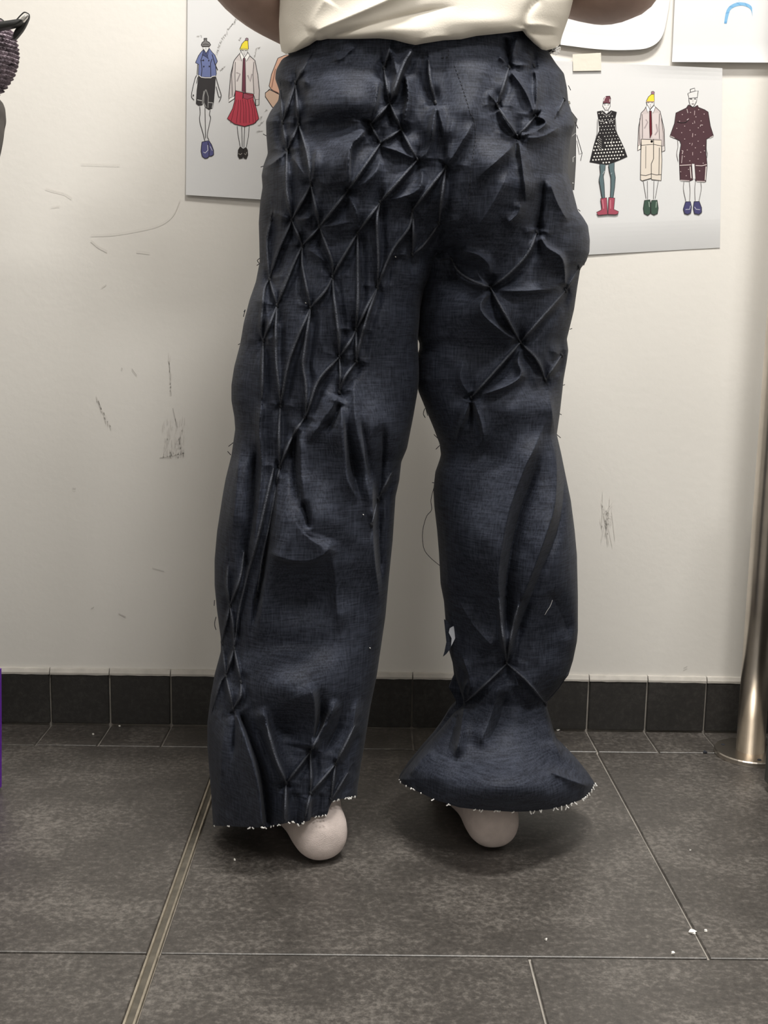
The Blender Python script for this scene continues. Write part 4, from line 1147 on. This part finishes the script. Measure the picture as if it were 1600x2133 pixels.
for pts in ([(541, 538), (536, 543), (540, 549), (535, 553)], [(508, 650), (511, 645), (507, 660)], [(500, 716), (496, 718)], [(486, 922), (476, 930)], [(481, 948), (474, 940)], [(447, 1250), (446, 1262)], [(450, 1285), (447, 1300), (450, 1312)],
            [(555, 283), (548, 279)], [(549, 346), (543, 348)], [(886, 870), (882, 862), (886, 850), (891, 866)], [(904, 905), (914, 915)], [(916, 928), (908, 936)], [(1160, 905), (1168, 912)], [(1172, 803), (1177, 801)], [(1204, 436), (1209, 440)],
            [(1184, 178), (1189, 188)], [(1222, 540), (1224, 533), (1216, 553)], [(907, 1006), (900, 1005)], [(1166, 862), (1170, 864)], [(918, 542), (930, 540), (944, 538)], [(1187, 686), (1192, 684)]):
    P = smooth_line(pts, 3)
    yc = YC_P if P[0, 1] < 500 else (YC_L if P[0, 0] < 880 else YC_R)
    if 910 < P[0, 0] < 950 and 530 < P[0, 1] < 550: yc = float(cloth_depth('R', P[1:2, 0], P[1:2, 1], 0.002)[0])
    mb.tube(on_y(P[:, 0], P[:, 1], np.full(len(P), yc)), 0.00045, 4)
o = mb.build('loose_thread_ends', M['dthread'], smooth=True); under_person(o, trousers); tag(o, kind='stuff')
P = smooth_line([(906, 1008), (898, 1040), (899, 1062), (889, 1075), (882, 1098), (880, 1120), (884, 1145), (897, 1162), (916, 1178)], 5)
mb = MB(); mb.tube(on_y(P[:, 0], P[:, 1], np.full(len(P), YC_R)), 0.0004, 5)
under_person(mb.build('loose_thread', M['dthread'], smooth=True), trousers)
mb = MB()
for x, y, wl in ((824, 535, 'L'), (637, 631, 'L'), (757, 1072, 'L'), (771, 1350, 'L')):
    c = on_cloth(np.array([(x - 1, y - 1), (x, y), (x + 1, y + 1)]), 0.0012, wl); mb.tube(c, [0.0003, 0.0007, 0.0003], 6)
Q = smooth_line([(1151, 1250), (1146, 1263), (1140, 1272), (1135, 1281)], 3); mb.tube(on_cloth(Q, 0.001, 'R'), 0.0003, 4)
o = mb.build('lint', M['fray'], smooth=True); under_person(o, trousers); tag(o, 'specks of white lint', kind='stuff')
# flap of side seam with its white lining showing
def flat_piece(name, pts, Y, mat, th=0.0015):
    P = np.array(pts, float)
    Yv = np.broadcast_to(np.asarray(Y, float), (len(P),))
    A = on_y(P[:, 0], P[:, 1], Yv); B_ = A + np.array((0, th, 0))
    n = len(P)
    fs = [tuple(range(n)), tuple(range(2 * n - 1, n - 1, -1))] + [(i, n + i, n + (i + 1) % n, (i + 1) % n) for i in range(n)]
    return mesh_obj(name, np.vstack([A, B_]), fs, mat, smooth=False)
under_person(flat_piece('seam_flap', [(925, 1290), (938, 1298), (944, 1335), (938, 1352), (930, 1362), (923, 1368), (926, 1358), (930, 1338)], 1.395, M['denim']), trousers)
o = under_person(flat_piece('lining_patch', [(946, 1304), (950, 1326), (944, 1338), (940, 1346), (941, 1330), (935, 1318), (937, 1309)], 1.391, M['label']), trousers)
tag(o, 'pale grey-white scrap of lining')
# centre back seam stitches, side pocket stitches
for nm, pts in (('seam_stitches', [(947, 136), (960, 172), (972, 208), (980, 236), (988, 252), (990, 292), (983, 338), (979, 385), (977, 428)]), ('seam_stitches', [(932, 84), (934, 118), (918, 120), (938, 117)])):
    Q = resample(smooth_line(pts, 4), 4.0)
    mb = MB()
    for i in range(0, len(Q) - 1, 2):
        W = on_cloth(Q[i:i + 2].repeat(2, 0)[:3] if 0 else np.array([Q[i], (Q[i] + Q[i + 1]) / 2, Q[i + 1]]), 0.0004, 'L')
        mb.tube(W, 0.0005, 4)
    o = under_person(mb.build(nm, M['dthread']), trousers); tag(o, kind='stuff')

# ------------------------------------------------------------------ T-shirt
T_L = prof([(588, 130), (587, 108), (583, 90), (581, 50), (583, 0), (580, -100), (572, -250), (556, -380), (548, -430), (600, -520), (740, -575), (800, -600)], 8)
T_R = prof([(1168, 130), (1168, 97), (1168, 86), (1172, 72), (1186, 32), (1194, 0), (1196, -100), (1200, -250), (1215, -380), (1222, -430), (1170, -520), (1020, -575), (960, -600)], 6)
T_HEM = np.array([(588, 108), (596, 113), (617, 107), (645, 94), (659, 84), (668, 84), (682, 81), (745, 81), (790, 80), (820, 83), (850, 91), (866, 94), (880, 91), (925, 84), (960, 82), (992, 75), (1049, 69), (1089, 64), (1096, 74), (1112, 90), (1128, 103), (1138, 105), (1150, 102), (1163, 97), (1168, 90)], float)
TR = Relief()
TR.ridge([(680, -5), (660, 25), (648, 50), (645, 66)], 22, 7, 9, .1, .1)
TR.ridge([(900, -60), (850, -20), (790, 8), (720, 38), (668, 60), (655, 72)], 16, 20, 16, .2, .05)
TR.ridge([(960, 10), (880, 25), (800, 45), (720, 68), (690, 78)], 12, 10, -11, .3, .1)
TR.ridge([(650, 70), (630, 85), (605, 108)], 14, 14, 8, .2, .2)
TR.ridge([(1125, -10), (1100, 22), (1090, 45), (1085, 60)], 10, 10, -12, .2, .1)
TR.ridge([(1170, 60), (1130, 52), (1090, 52)][::-1], 10, 8, 8); TR.ridge([(1095, 66), (1130, 72), (1165, 74)], 8, 8, -9)
TR.blob(1145, 20, 30, 40, 10); TR.blob(830, 62, 90, 16, 9); TR.blob(1000, 45, 80, 18, 9); TR.blob(612, 40, 30, 60, -10); TR.blob(1000, -10, 110, 25, -6)
TR.ridge([(870, 84), (900, 76), (940, 74)], 8, 8, 5)
YT_, TH = 1.420, 0.135
vs, fs = [], []
NF, NB, NR = 200, 60, 320
phi = np.concatenate([np.linspace(-math.pi / 2, math.pi / 2, NF), np.linspace(math.pi / 2, 3 * math.pi / 2, NB + 2)[1:-1]])
t = np.sin(phi); back = np.arange(len(phi)) >= NF
ylast = np.full(len(t), 90.0)
for _ in range(10):
    xx = (T_L(ylast) + T_R(ylast)) / 2 + t * (T_R(ylast) - T_L(ylast)) / 2
    ylast = np.interp(xx, T_HEM[:, 0], T_HEM[:, 1])
yb = np.where(back, 88.0 + 8 * np.abs(t), ylast)
v = np.linspace(0, 1, NR)
Y = -600 + v[:, None] ** 0.6 * (yb[None, :] + 600)
T = np.broadcast_to(t[None, :], Y.shape)
X = (T_L(Y) + T_R(Y)) / 2 + T * (T_R(Y) - T_L(Y)) / 2
hd = np.interp(Y, [-600, -560, -430, -200, 90], [0.062, 0.085, 0.125, 0.135, TH])
bulge = hd * np.sqrt(np.clip(1 - np.abs(T) ** 2.4, 0, 1))
fade = np.clip(np.sqrt(np.clip(1 - T * T, 0, 1)) * 2.2, 0, 1)
D = (0.6 * TR(X, Y) + crumple(X * 0.7, Y * 0.7, 0.5)) * fade * PXM
curl = 0.012 * np.exp(-(yb[None, :] - Y) / 7.0)
depth = np.where(back[None, :], YT_, YT_ - bulge - D + curl * fade)
P = on_y(X, Y, depth)
P[..., 1] += np.where(back[None, :], bulge, 0)
n = len(t)
vs = list(map(tuple, P.reshape(-1, 3)))
for r in range(NR - 1):
    for c in range(n):
        c2 = (c + 1) % n
        fs.append((r * n + c, (r + 1) * n + c, (r + 1) * n + c2, r * n + c2))
SHL = on_y(600, -440, YT_); SHR = on_y(1172, -440, YT_)
ELL = on_y(465, -74, 1.40); ELR = on_y(1333, -22, 1.415)
n0 = len(vs)
sl = MB(); sl.v = vs; sl.f = fs; sl.m = [0] * len(fs)
for S, E, q in ((SHL, ELL, 0.55), (SHR, ELR, 0.55)):
    A = S + (S - E) * 0.05; B_ = S + (E - S) * q
    sl.tube([A + (B_ - A) * k / 8 for k in range(9)], [0.072 + 0.004 * k / 8 for k in range(9)], 24, cap=False)
tee = place(sl.build('t_shirt', M['tee'], smooth=True), person)
mb = MB()
rs = random.Random(9)
for i in range(26):
    x, y = rs.uniform(1148, 1168), rs.uniform(98, 113)
    pts = np.array([(x, y), (x + rs.uniform(-5, 5), y + rs.uniform(-3, 3)), (x + rs.uniform(-6, 6), y + rs.uniform(-4, 5))])
    mb.tube(on_y(pts[:, 0], pts[:, 1], np.full(3, YT_ - 0.03)), 0.00045, 4)
o = under_person(mb.build('frayed_edge', M['fray']), tee); tag(o, kind='stuff')

# ------------------------------------------------------------------ body: one continuous skinned figure
WRL = on_y(640, 72, 1.52); WRR = on_y(1165, -12, 1.53)
HIPC = on_y(875, 330, YT_)
def joint_pt(px, py, Y): return on_y(px, py, Y)
J, Ed, Rd = [], [], []
def jt(p, r, parent=None):
    J.append(tuple(map(float, p))); Rd.append(r if isinstance(r, tuple) else (r, r))
    if parent is not None: Ed.append((parent, len(J) - 1))
    return len(J) - 1
pel = jt(on_y(878, 300, YT_), (0.13, 0.09))
wai = jt(on_y(878, 90, YT_), (0.125, 0.085), pel)
che = jt(on_y(880, -250, YT_), (0.135, 0.09), wai)
nck = jt(on_y(880, -560, YT_ - 0.01), 0.056, che)
nk2 = jt(on_y(880, -640, YT_ + 0.01), 0.052, nck)
hd0 = jt(on_y(880, -640, YT_ + 0.02) + np.array((0, 0.01, 0.06)), (0.07, 0.078), nk2)
hd1 = jt(on_y(880, -640, YT_ + 0.02) + np.array((0, 0.0, 0.15)), (0.078, 0.095), hd0)
hd2 = jt(on_y(880, -640, YT_ + 0.02) + np.array((0, 0.0, 0.215)), (0.055, 0.065), hd1)
nose = jt(np.array(J[hd0]) + np.array((0, 0.088, 0.045)), (0.014, 0.016), hd0)
for sgn in (-1, 1): jt(np.array(J[hd1]) + np.array((sgn * 0.083, 0.005, -0.04)), (0.012, 0.024), hd1)
def arm(S, E, W, sgn):
    s = jt(S, 0.06, che)
    m = jt(S * 0.5 + E * 0.5, 0.050, s)
    e = jt(E, 0.046, m)
    f1 = jt(E * 0.62 + W * 0.38, 0.046, e)
    wr = jt(W, 0.028, f1)
    d = (W - E) / np.linalg.norm(W - E)
    palm = jt(W + d * 0.045 + np.array((0, 0.012, 0)), (0.036, 0.016), wr)
    up = np.array((0, 0.25, 1.0)); up = up - d * up.dot(d); up /= np.linalg.norm(up)
    fwd_ = np.array((0, 1.0, 0))
    for i, L in enumerate((0.030, 0.036, 0.034, 0.026)):
        k0 = W + d * 0.085 + up * (0.028 - 0.018 * i) + np.array((0, 0.014, 0))
        a1 = jt(k0, 0.009, palm)
        a2 = jt(k0 + d * L, 0.0085, a1)
        jt(k0 + d * (L * 1.5) - fwd_ * L * 0.55, 0.0075, a2)
    t1 = jt(W + d * 0.04 + up * 0.036 + np.array((0, -0.006, 0)), 0.011, palm)
    jt(W + d * 0.072 + up * 0.046 + np.array((0, -0.012, 0)), 0.009, t1)
arm(SHL, ELL, WRL, -1); arm(SHR, ELR, WRR, 1)
HEEL_L = on_z(682, 1808); HEEL_R = on_z(1036, 1782)
DIR_L = np.array((-0.36, 0.93, 0)); DIR_L /= np.linalg.norm(DIR_L)
DIR_R = np.array((-0.16, 0.98, 0)); DIR_R /= np.linalg.norm(DIR_R)
for px, HEEL, DR_, kp in ((745, HEEL_L, DIR_L, (690, 920)), (1020, HEEL_R, DIR_R, (1035, 960))):
    h = jt(on_y(px, 400, YT_), 0.075, pel)
    k = jt(on_y(kp[0], kp[1], 1.43), 0.045, h)
    c = jt((np.array(J[k]) * 0.55 + (HEEL + DR_ * 0.055) * 0.45) + np.array((0, 0.01, 0)), 0.040, k)
    a = jt(HEEL + DR_ * 0.056 + np.array((0, 0, 0.10)) + DR_ * 0.012, 0.024, c)
    jt(HEEL + DR_ * 0.035 + np.array((0, 0, 0.035)), 0.024, a)
    m_ = jt(HEEL + DR_ * 0.13 + np.array((0, 0, 0.038)), (0.028, 0.022), a)
    jt(HEEL + DR_ * 0.20 + np.array((0, 0, 0.024)), (0.032, 0.014), m_)


def skin_figure(name, J, Ed, Rd, root, mat, levels=2):
    me = bpy.data.meshes.new(name + '_bones')
    me.from_pydata(J, Ed, [])
    o = bpy.data.objects.new(name + '_bones', me); COL.objects.link(o)
    sk = o.modifiers.new('skin', 'SKIN'); sk.use_smooth_shade = True
    if not me.skin_vertices: me.attributes.new('skin', 'FLOAT', 'POINT')
    for i, sv in enumerate(me.skin_vertices[0].data):
        sv.radius = Rd[i]; sv.use_root = (i == root)
    ss = o.modifiers.new('sub', 'SUBSURF'); ss.levels = ss.render_levels = levels
    bpy.context.view_layer.update()
    dg = bpy.context.evaluated_depsgraph_get()
    em = bpy.data.meshes.new_from_object(o.evaluated_get(dg))
    bpy.data.objects.remove(o)
    em.name = name
    em.materials.clear(); em.materials.append(mat)
    em.polygons.foreach_set('use_smooth', [True] * len(em.polygons))
    r = bpy.data.objects.new(name, em); COL.objects.link(r)
    return r
body = place(skin_figure('body', J, Ed, Rd, pel, M['skin']), person)
# hair cap
mb = MB()
hc = np.array(J[hd1]) + np.array((0, -0.004, 0.012))
rows = 10
V_, F_ = [], []
for i in range(rows + 1):
    th = math.radians(112) * i / rows
    for k in range(20):
        ph = 2 * math.pi * k / 20
        front = max(0, math.sin(ph))
        th2 = th * (1 - 0.42 * front)
        V_.append(hc + np.array((0.086 * math.sin(th2) * math.cos(ph), 0.102 * math.sin(th2) * math.sin(ph), 0.108 * math.cos(th2))))
for i in range(rows):
    for k in range(20):
        k2 = (k + 1) % 20
        F_.append((i * 20 + k, (i + 1) * 20 + k, (i + 1) * 20 + k2, i * 20 + k2))
mb.add(V_, F_); under_person(mb.build('hair', M['hair'], smooth=True), person).parent = person

# socks
def sock(HEEL, DR_):
    side = np.array((DR_[1], -DR_[0], 0))
    V_, F_ = [], []
    ns = 26
    S = [(-0.003, 0.012, 0.022, 0.042), (-0.001, 0.020, 0.014, 0.050), (0.004, 0.0275, 0.007, 0.058), (0.012, 0.0325, 0.003, 0.066), (0.024, 0.0355, 0.0005, 0.074), (0.042, 0.0365, 0.0005, 0.080), (0.060, 0.036, 0.001, 0.085),
         (0.076, 0.036, 0.002, 0.085), (0.095, 0.037, 0.003, 0.078), (0.12, 0.040, 0.002, 0.068), (0.15, 0.044, 0.0005, 0.056), (0.18, 0.047, 0.0005, 0.044), (0.21, 0.043, 0.001, 0.034), (0.23, 0.034, 0.003, 0.028), (0.243, 0.018, 0.008, 0.022)]
    for s, hw, z0, z1 in S:
        for k in range(ns):
            a = 2 * math.pi * k / ns
            cx, cz = math.cos(a), math.sin(a)
            e = 2 / 2.15
            zx = (abs(cz) ** e) * (1 if cz > 0 else -1); xx = (abs(cx) ** e) * (1 if cx > 0 else -1)
            zz = (z0 + z1) / 2 + (z1 - z0) / 2 * zx
            narrow = 1.0 - 0.10 * max(0, (zz - 0.06) / 0.06)
            V_.append(HEEL + DR_ * (s + 0.004) + side * (hw * xx * narrow) + np.array((0, 0, zz)))
    for i in range(len(S) - 1):
        for k in range(ns):
            k2 = (k + 1) % ns
            F_.append((i * ns + k, i * ns + k2, (i + 1) * ns + k2, (i + 1) * ns + k))
    F_.append(tuple(range(ns - 1, -1, -1))); F_.append(tuple((len(S) - 1) * ns + k for k in range(ns)))
    n = len(V_)
    # leg of the sock
    for i in range(7):
        z = 0.035 + 0.02 * i
        for k in range(ns):
            a = 2 * math.pi * k / ns
            V_.append(HEEL + DR_ * (0.050 + 0.005 * i + 0.034 * math.sin(a)) + side * ((0.0355) * math.cos(a)) + np.array((0, 0, z)))
    for i in range(6):
        for k in range(ns):
            k2 = (k + 1) % ns
            F_.append((n + i * ns + k, n + i * ns + k2, n + (i + 1) * ns + k2, n + (i + 1) * ns + k))
    F_.append(tuple(n + k for k in range(ns - 1, -1, -1))); F_.append(tuple(n + 6 * ns + k for k in range(ns)))
    o = mesh_obj('sock_raw', V_, F_, M['sock'])
    rm = o.modifiers.new('r', 'REMESH'); rm.mode = 'VOXEL'; rm.voxel_size = 0.0028; rm.use_smooth_shade = True
    sm = o.modifiers.new('s', 'SMOOTH'); sm.iterations = 6; sm.factor = 0.6
    bpy.context.view_layer.update()
    em = bpy.data.meshes.new_from_object(o.evaluated_get(bpy.context.evaluated_depsgraph_get()))
    bpy.data.objects.remove(o)
    em.name = 'sock'
    if not em.materials: em.materials.append(M['sock'])
    em.polygons.foreach_set('use_smooth', [True] * len(em.polygons))
    r = bpy.data.objects.new('sock', em); COL.objects.link(r)
    place(r, person)
sock(HEEL_L, DIR_L); sock(HEEL_R, DIR_R)

# ------------------------------------------------------------------ steel post with round foot
pc = on_z(1562, 1572)
post = empty('steel_post', pc); tag(post, 'brushed steel tube post on a round floor plate by the right edge', 'post')
bpy.context.view_layer.update()
PR_ = 0.0222
mb = MB(); mb.tube([(0, 0, 0.006), (0, 0, 0.3), (0, 0, 0.6), (0, 0, 1.2), (0, 0, 1.9), (0, 0, CEIL)], PR_, 40)
o = mb.build('tube', M['steel'], post, smooth=True)
o.data.polygons.foreach_set('use_smooth', [len(p.vertices) == 4 for p in o.data.polygons])
V_, F_ = [], []
prf = [(0.0, 0.0), (0.0555, 0.0), (0.0560, 0.0015), (0.0560, 0.0065), (0.0545, 0.0082), (0.0, 0.0082)]
ns = 48
for r_, z in prf:
    for k in range(ns): V_.append((max(r_, 0.0005) * math.cos(2 * math.pi * k / ns), max(r_, 0.0005) * math.sin(2 * math.pi * k / ns), z))
for i in range(len(prf) - 1):
    for k in range(ns):
        k2 = (k + 1) % ns; F_.append((i * ns + k, i * ns + k2, (i + 1) * ns + k2, (i + 1) * ns + k))
mesh_obj('base_plate', V_, F_, M['steel'], post, smooth=False)
for a in (math.radians(150), math.radians(270), math.radians(30)):
    c = np.array((0.043 * math.cos(a), 0.043 * math.sin(a), 0.0083))
    mb = MB(); mb.tube([c, c + np.array((0, 0, 0.0006))], 0.0032, 12); mb.build('screw_hole', M['knot'], post)

# dark cabinet side at the right edge
cp = on_z(1590, 1642)
mb = MB()
cx, cy = float(cp[0]), float(cp[1])
mb.box((cx, cy - 0.42, 0.012), (cx + 0.35, cy, 0.62), bev=0.002)
cab = mb.build('cabinet', M['cabinet']); tag(cab, 'dark grey cabinet side just inside the right edge beside the steel post', 'cabinet')
for dx, dy in ((0.02, -0.03), (0.33, -0.03), (0.02, -0.39), (0.33, -0.39)):
    m2 = MB(); m2.tube([(cx + dx, cy + dy, 0.0), (cx + dx, cy + dy, 0.014)], 0.012, 12); m2.build('foot', M['black'], cab)

# ------------------------------------------------------------------ things at the left edge
PY = 1.56
def outline_solid(name, pts, Y, depth, mat, parent=None, bev=0.012, far=False):
    P = smooth_line(pts, 4)
    n = len(P)
    c = P.mean(0)
    rings = []
    for dy, sh in ((-depth / 2, bev), (-depth / 2 + bev * 0.5, bev * 0.25), (-depth / 2 + bev, 0), (depth / 2 - bev, 0), (depth / 2 - bev * 0.5, bev * 0.25), (depth / 2, bev)):
        W = on_y(P[:, 0], P[:, 1], np.full(n, Y + (depth / 2 if far else 0)))
        W[:, 1] = Y
        cc = W.mean(0)
        d = W - cc; L = np.linalg.norm(d, axis=1)[:, None]
        W = cc + d * (1 - np.minimum(sh / L, 0.5))
        W[:, 1] += dy
        rings.append(W)
    V_ = np.vstack(rings); F_ = []
    for r in range(5):
        for k in range(n):
            k2 = (k + 1) % n; F_.append((r * n + k, r * n + k2, (r + 1) * n + k2, (r + 1) * n + k))
    F_.append(tuple(range(n - 1, -1, -1))); F_.append(tuple(5 * n + k for k in range(n)))
    return mesh_obj(name, V_, F_, mat, parent)
pnl = empty('padded_panel', on_z(-70, 1634)); tag(pnl, 'grey padded panel with rounded shoulder at the left edge below the knitted piece', 'panel')
bpy.context.view_layer.update()
o = outline_solid('padding', [(-420, 206), (-60, 205), (-2, 209), (8, 214), (14, 223), (15, 237), (12, 252), (9, 275), (5, 296), (0, 320), (-8, 380), (-14, 500), (-16, 900), (-16, 1300), (-16, 1560), (-16, 1605), (-18, 1622), (-28, 1629), (-50, 1630), (-400, 1630), (-419, 1610)], PY, 0.07, M['panel'], far=True)
place(o, pnl)
bl = on_z(2, 1702)
mb = MB(); yq = PY - 0.033
P = np.array([(-16, 1392), (3.0, 1392), (3.5, 1500), (3.5, 1638), (-16, 1638)])
W = on_y(P[:, 0], P[:, 1], np.full(5, yq)); B_ = W - np.array((0, 0.012, 0))
n = 5
o = mesh_obj('trim_edge', np.vstack([W, B_]), [(0, 1, 2, 3, 4), (9, 8, 7, 6, 5)] + [(i, n + i, n + (i + 1) % n, (i + 1) % n) for i in range(n)], M['purple'], smooth=False)
place(o, pnl); tag(o, 'deep purple edge strip')
# knitted piece, stitch by stitch relief
kb = empty('knitted_bag', on_y(-32, 205, PY)); tag(kb, 'purple-grey chunky knitted bag with black strap at the top left edge', 'bag')
bpy.context.view_layer.update()
prf = [(40, 30), (52, 46), (60, 52), (75, 60), (95, 65), (115, 67), (135, 65), (155, 58), (175, 46), (190, 34), (202, 20), (207, 6)]
py_ = np.array([p[0] for p in prf], float); pr_ = np.array([p[1] for p in prf], float)
NRr, NC = 150, 220
yy = np.linspace(40, 207, NRr); rr_ = np.interp(yy, py_, pr_)
k = np.exp(-(np.arange(-8, 9) / 4.0) ** 2); k /= k.sum(); rr_ = np.convolve(np.pad(rr_, 8, mode='edge'), k, mode='valid')
V_, F_ = [], []
for i in range(NRr):
    c = on_y(-32, yy[i], PY); e = on_y(-32 + rr_[i], yy[i], PY)
    rad = np.linalg.norm(e - c)
    row = (yy[i] - 40) / 9.0 ; rf = row - math.floor(row)
    for j in range(NC):
        a = 2 * math.pi * j / NC
        q = (a / (2 * math.pi) * 44 + 0.5 * (math.floor(row) % 2) + 0.45 * math.sin(rf * 6.28)) % 1
        bmp = math.sin(math.pi * rf) ** 0.7 * (0.1 + 0.9 * abs(math.sin(math.pi * q)) ** 0.8)
        bmp += 0.35 * mnoise.noise(Vector((a * 6, yy[i] * 0.06, 1)))
        rd = rad - 0.003 + 0.006 * bmp
        V_.append(c + np.array((rd * math.cos(a), rd * 0.8 * math.sin(a), 0)))
for i in range(NRr - 1):
    for j in range(NC):
        j2 = (j + 1) % NC
        F_.append((i * NC + j, (i + 1) * NC + j, (i + 1) * NC + j2, i * NC + j2))
F_.append(tuple(range(NC))); F_.append(tuple((NRr - 1) * NC + j for j in range(NC - 1, -1, -1)))
o = mesh_obj('knitted_body', V_, F_, M['knit']); place(o, kb)
KY = PY - 0.042
o = outline_solid('strap', [(-80, 58), (-20, 50), (20, 45), (46, 42), (45, 48), (34, 55), (10, 61), (-20, 66), (-80, 74)], KY, 0.014, M['black'], bev=0.0015); place(o, kb); tag(o, 'black flat strap')
o = outline_solid('strap', [(46, 45), (58, 36), (61, 32), (60, 40), (52, 58), (42, 72), (31, 83), (29, 72), (36, 58)], KY + 0.012, 0.008, M['black'], bev=0.001); place(o, kb)
o = outline_solid('buckle', [(45, 44), (44, 40), (50, 34), (58, 31), (60, 34), (54, 41), (49, 47)], KY + 0.002, 0.006, M['silver'], bev=0.001); place(o, kb); tag(o, 'silver clasp')
P = smooth_line([(33, 43), (42, 33), (50, 26), (56, 27), (61, 31), (59, 40)], 4)
mb = MB(); mb.tube(on_y(P[:, 0], P[:, 1], np.full(len(P), KY - 0.002)), 0.0008, 6); place(mb.build('wire_loop', M['black'], smooth=True), kb)
P = smooth_line([(-14, 52), (-4, 40), (3, 40), (9, 45)], 4)
mb = MB(); mb.tube(on_y(P[:, 0], P[:, 1], np.full(len(P), KY - 0.002)), 0.0009, 6); place(mb.build('wire_loop', M['black'], smooth=True), kb)

# ------------------------------------------------------------------ scraps on the floor
def scrap(px, py, sz, label, mat='scrap', seed=0):
    c = on_z(px, py, 0.0006)
    r_ = random.Random(seed); n = 7
    V_, F_ = [], []
    for z in (0, 0.0012):
        for k in range(n):
            a = 2 * math.pi * k / n; q = sz * r_.uniform(0.6, 1.1)
            V_.append((q * math.cos(a) * 1.3, q * math.sin(a), z + (r_.uniform(0, 0.0015) if z else 0)))
    for k in range(n):
        k2 = (k + 1) % n; F_.append((k, k2, n + k2, n + k))
    F_.append(tuple(range(n - 1, -1, -1))); F_.append(tuple(n + k for k in range(n)))
    o = mesh_obj('paper_scrap' if mat == 'scrap' else 'thread_scrap', V_, F_, M[mat], smooth=False)
    o.location = V(c); tag(o, label, 'scrap', 'specks and scraps on the floor')
scrap(1442, 1942, 0.0042, 'largest white paper scrap on the floor beside the right slab joint', seed=1)
scrap(1470, 1940, 0.0015, 'tiny white speck just right of the largest scrap and the slab joint', seed=2)
scrap(1402, 1987, 0.0018, 'small white speck just above the front cross joint at right', seed=3)
scrap(1137, 1958, 0.0013, 'tiny pale speck in the middle of the large slab before the right foot', seed=4)
scrap(1163, 1521, 0.0026, 'white crumb lying against the skirting right of the flared trouser leg', seed=5)
scrap(1178, 1559, 0.0014, 'tiny white crumb on the narrow tile row right of the flared hem', seed=6)
scrap(194, 1530, 0.0017, 'tiny white crumb on the narrow tile row at far left', seed=7)
scrap(249, 1513, 0.0017, 'tiny white crumb against the skirting on the left side', seed=8)
scrap(489, 1792, 0.0012, 'tiny white speck on the slab left of the left foot', seed=9)
scrap(1469, 1567, 0.0032, 'small dark curled scrap on the tile row left of the post plate', 'dthread', seed=10)
scrap(1438, 1772, 0.001, 'tiny white speck on the slab right of the long joint', seed=11)
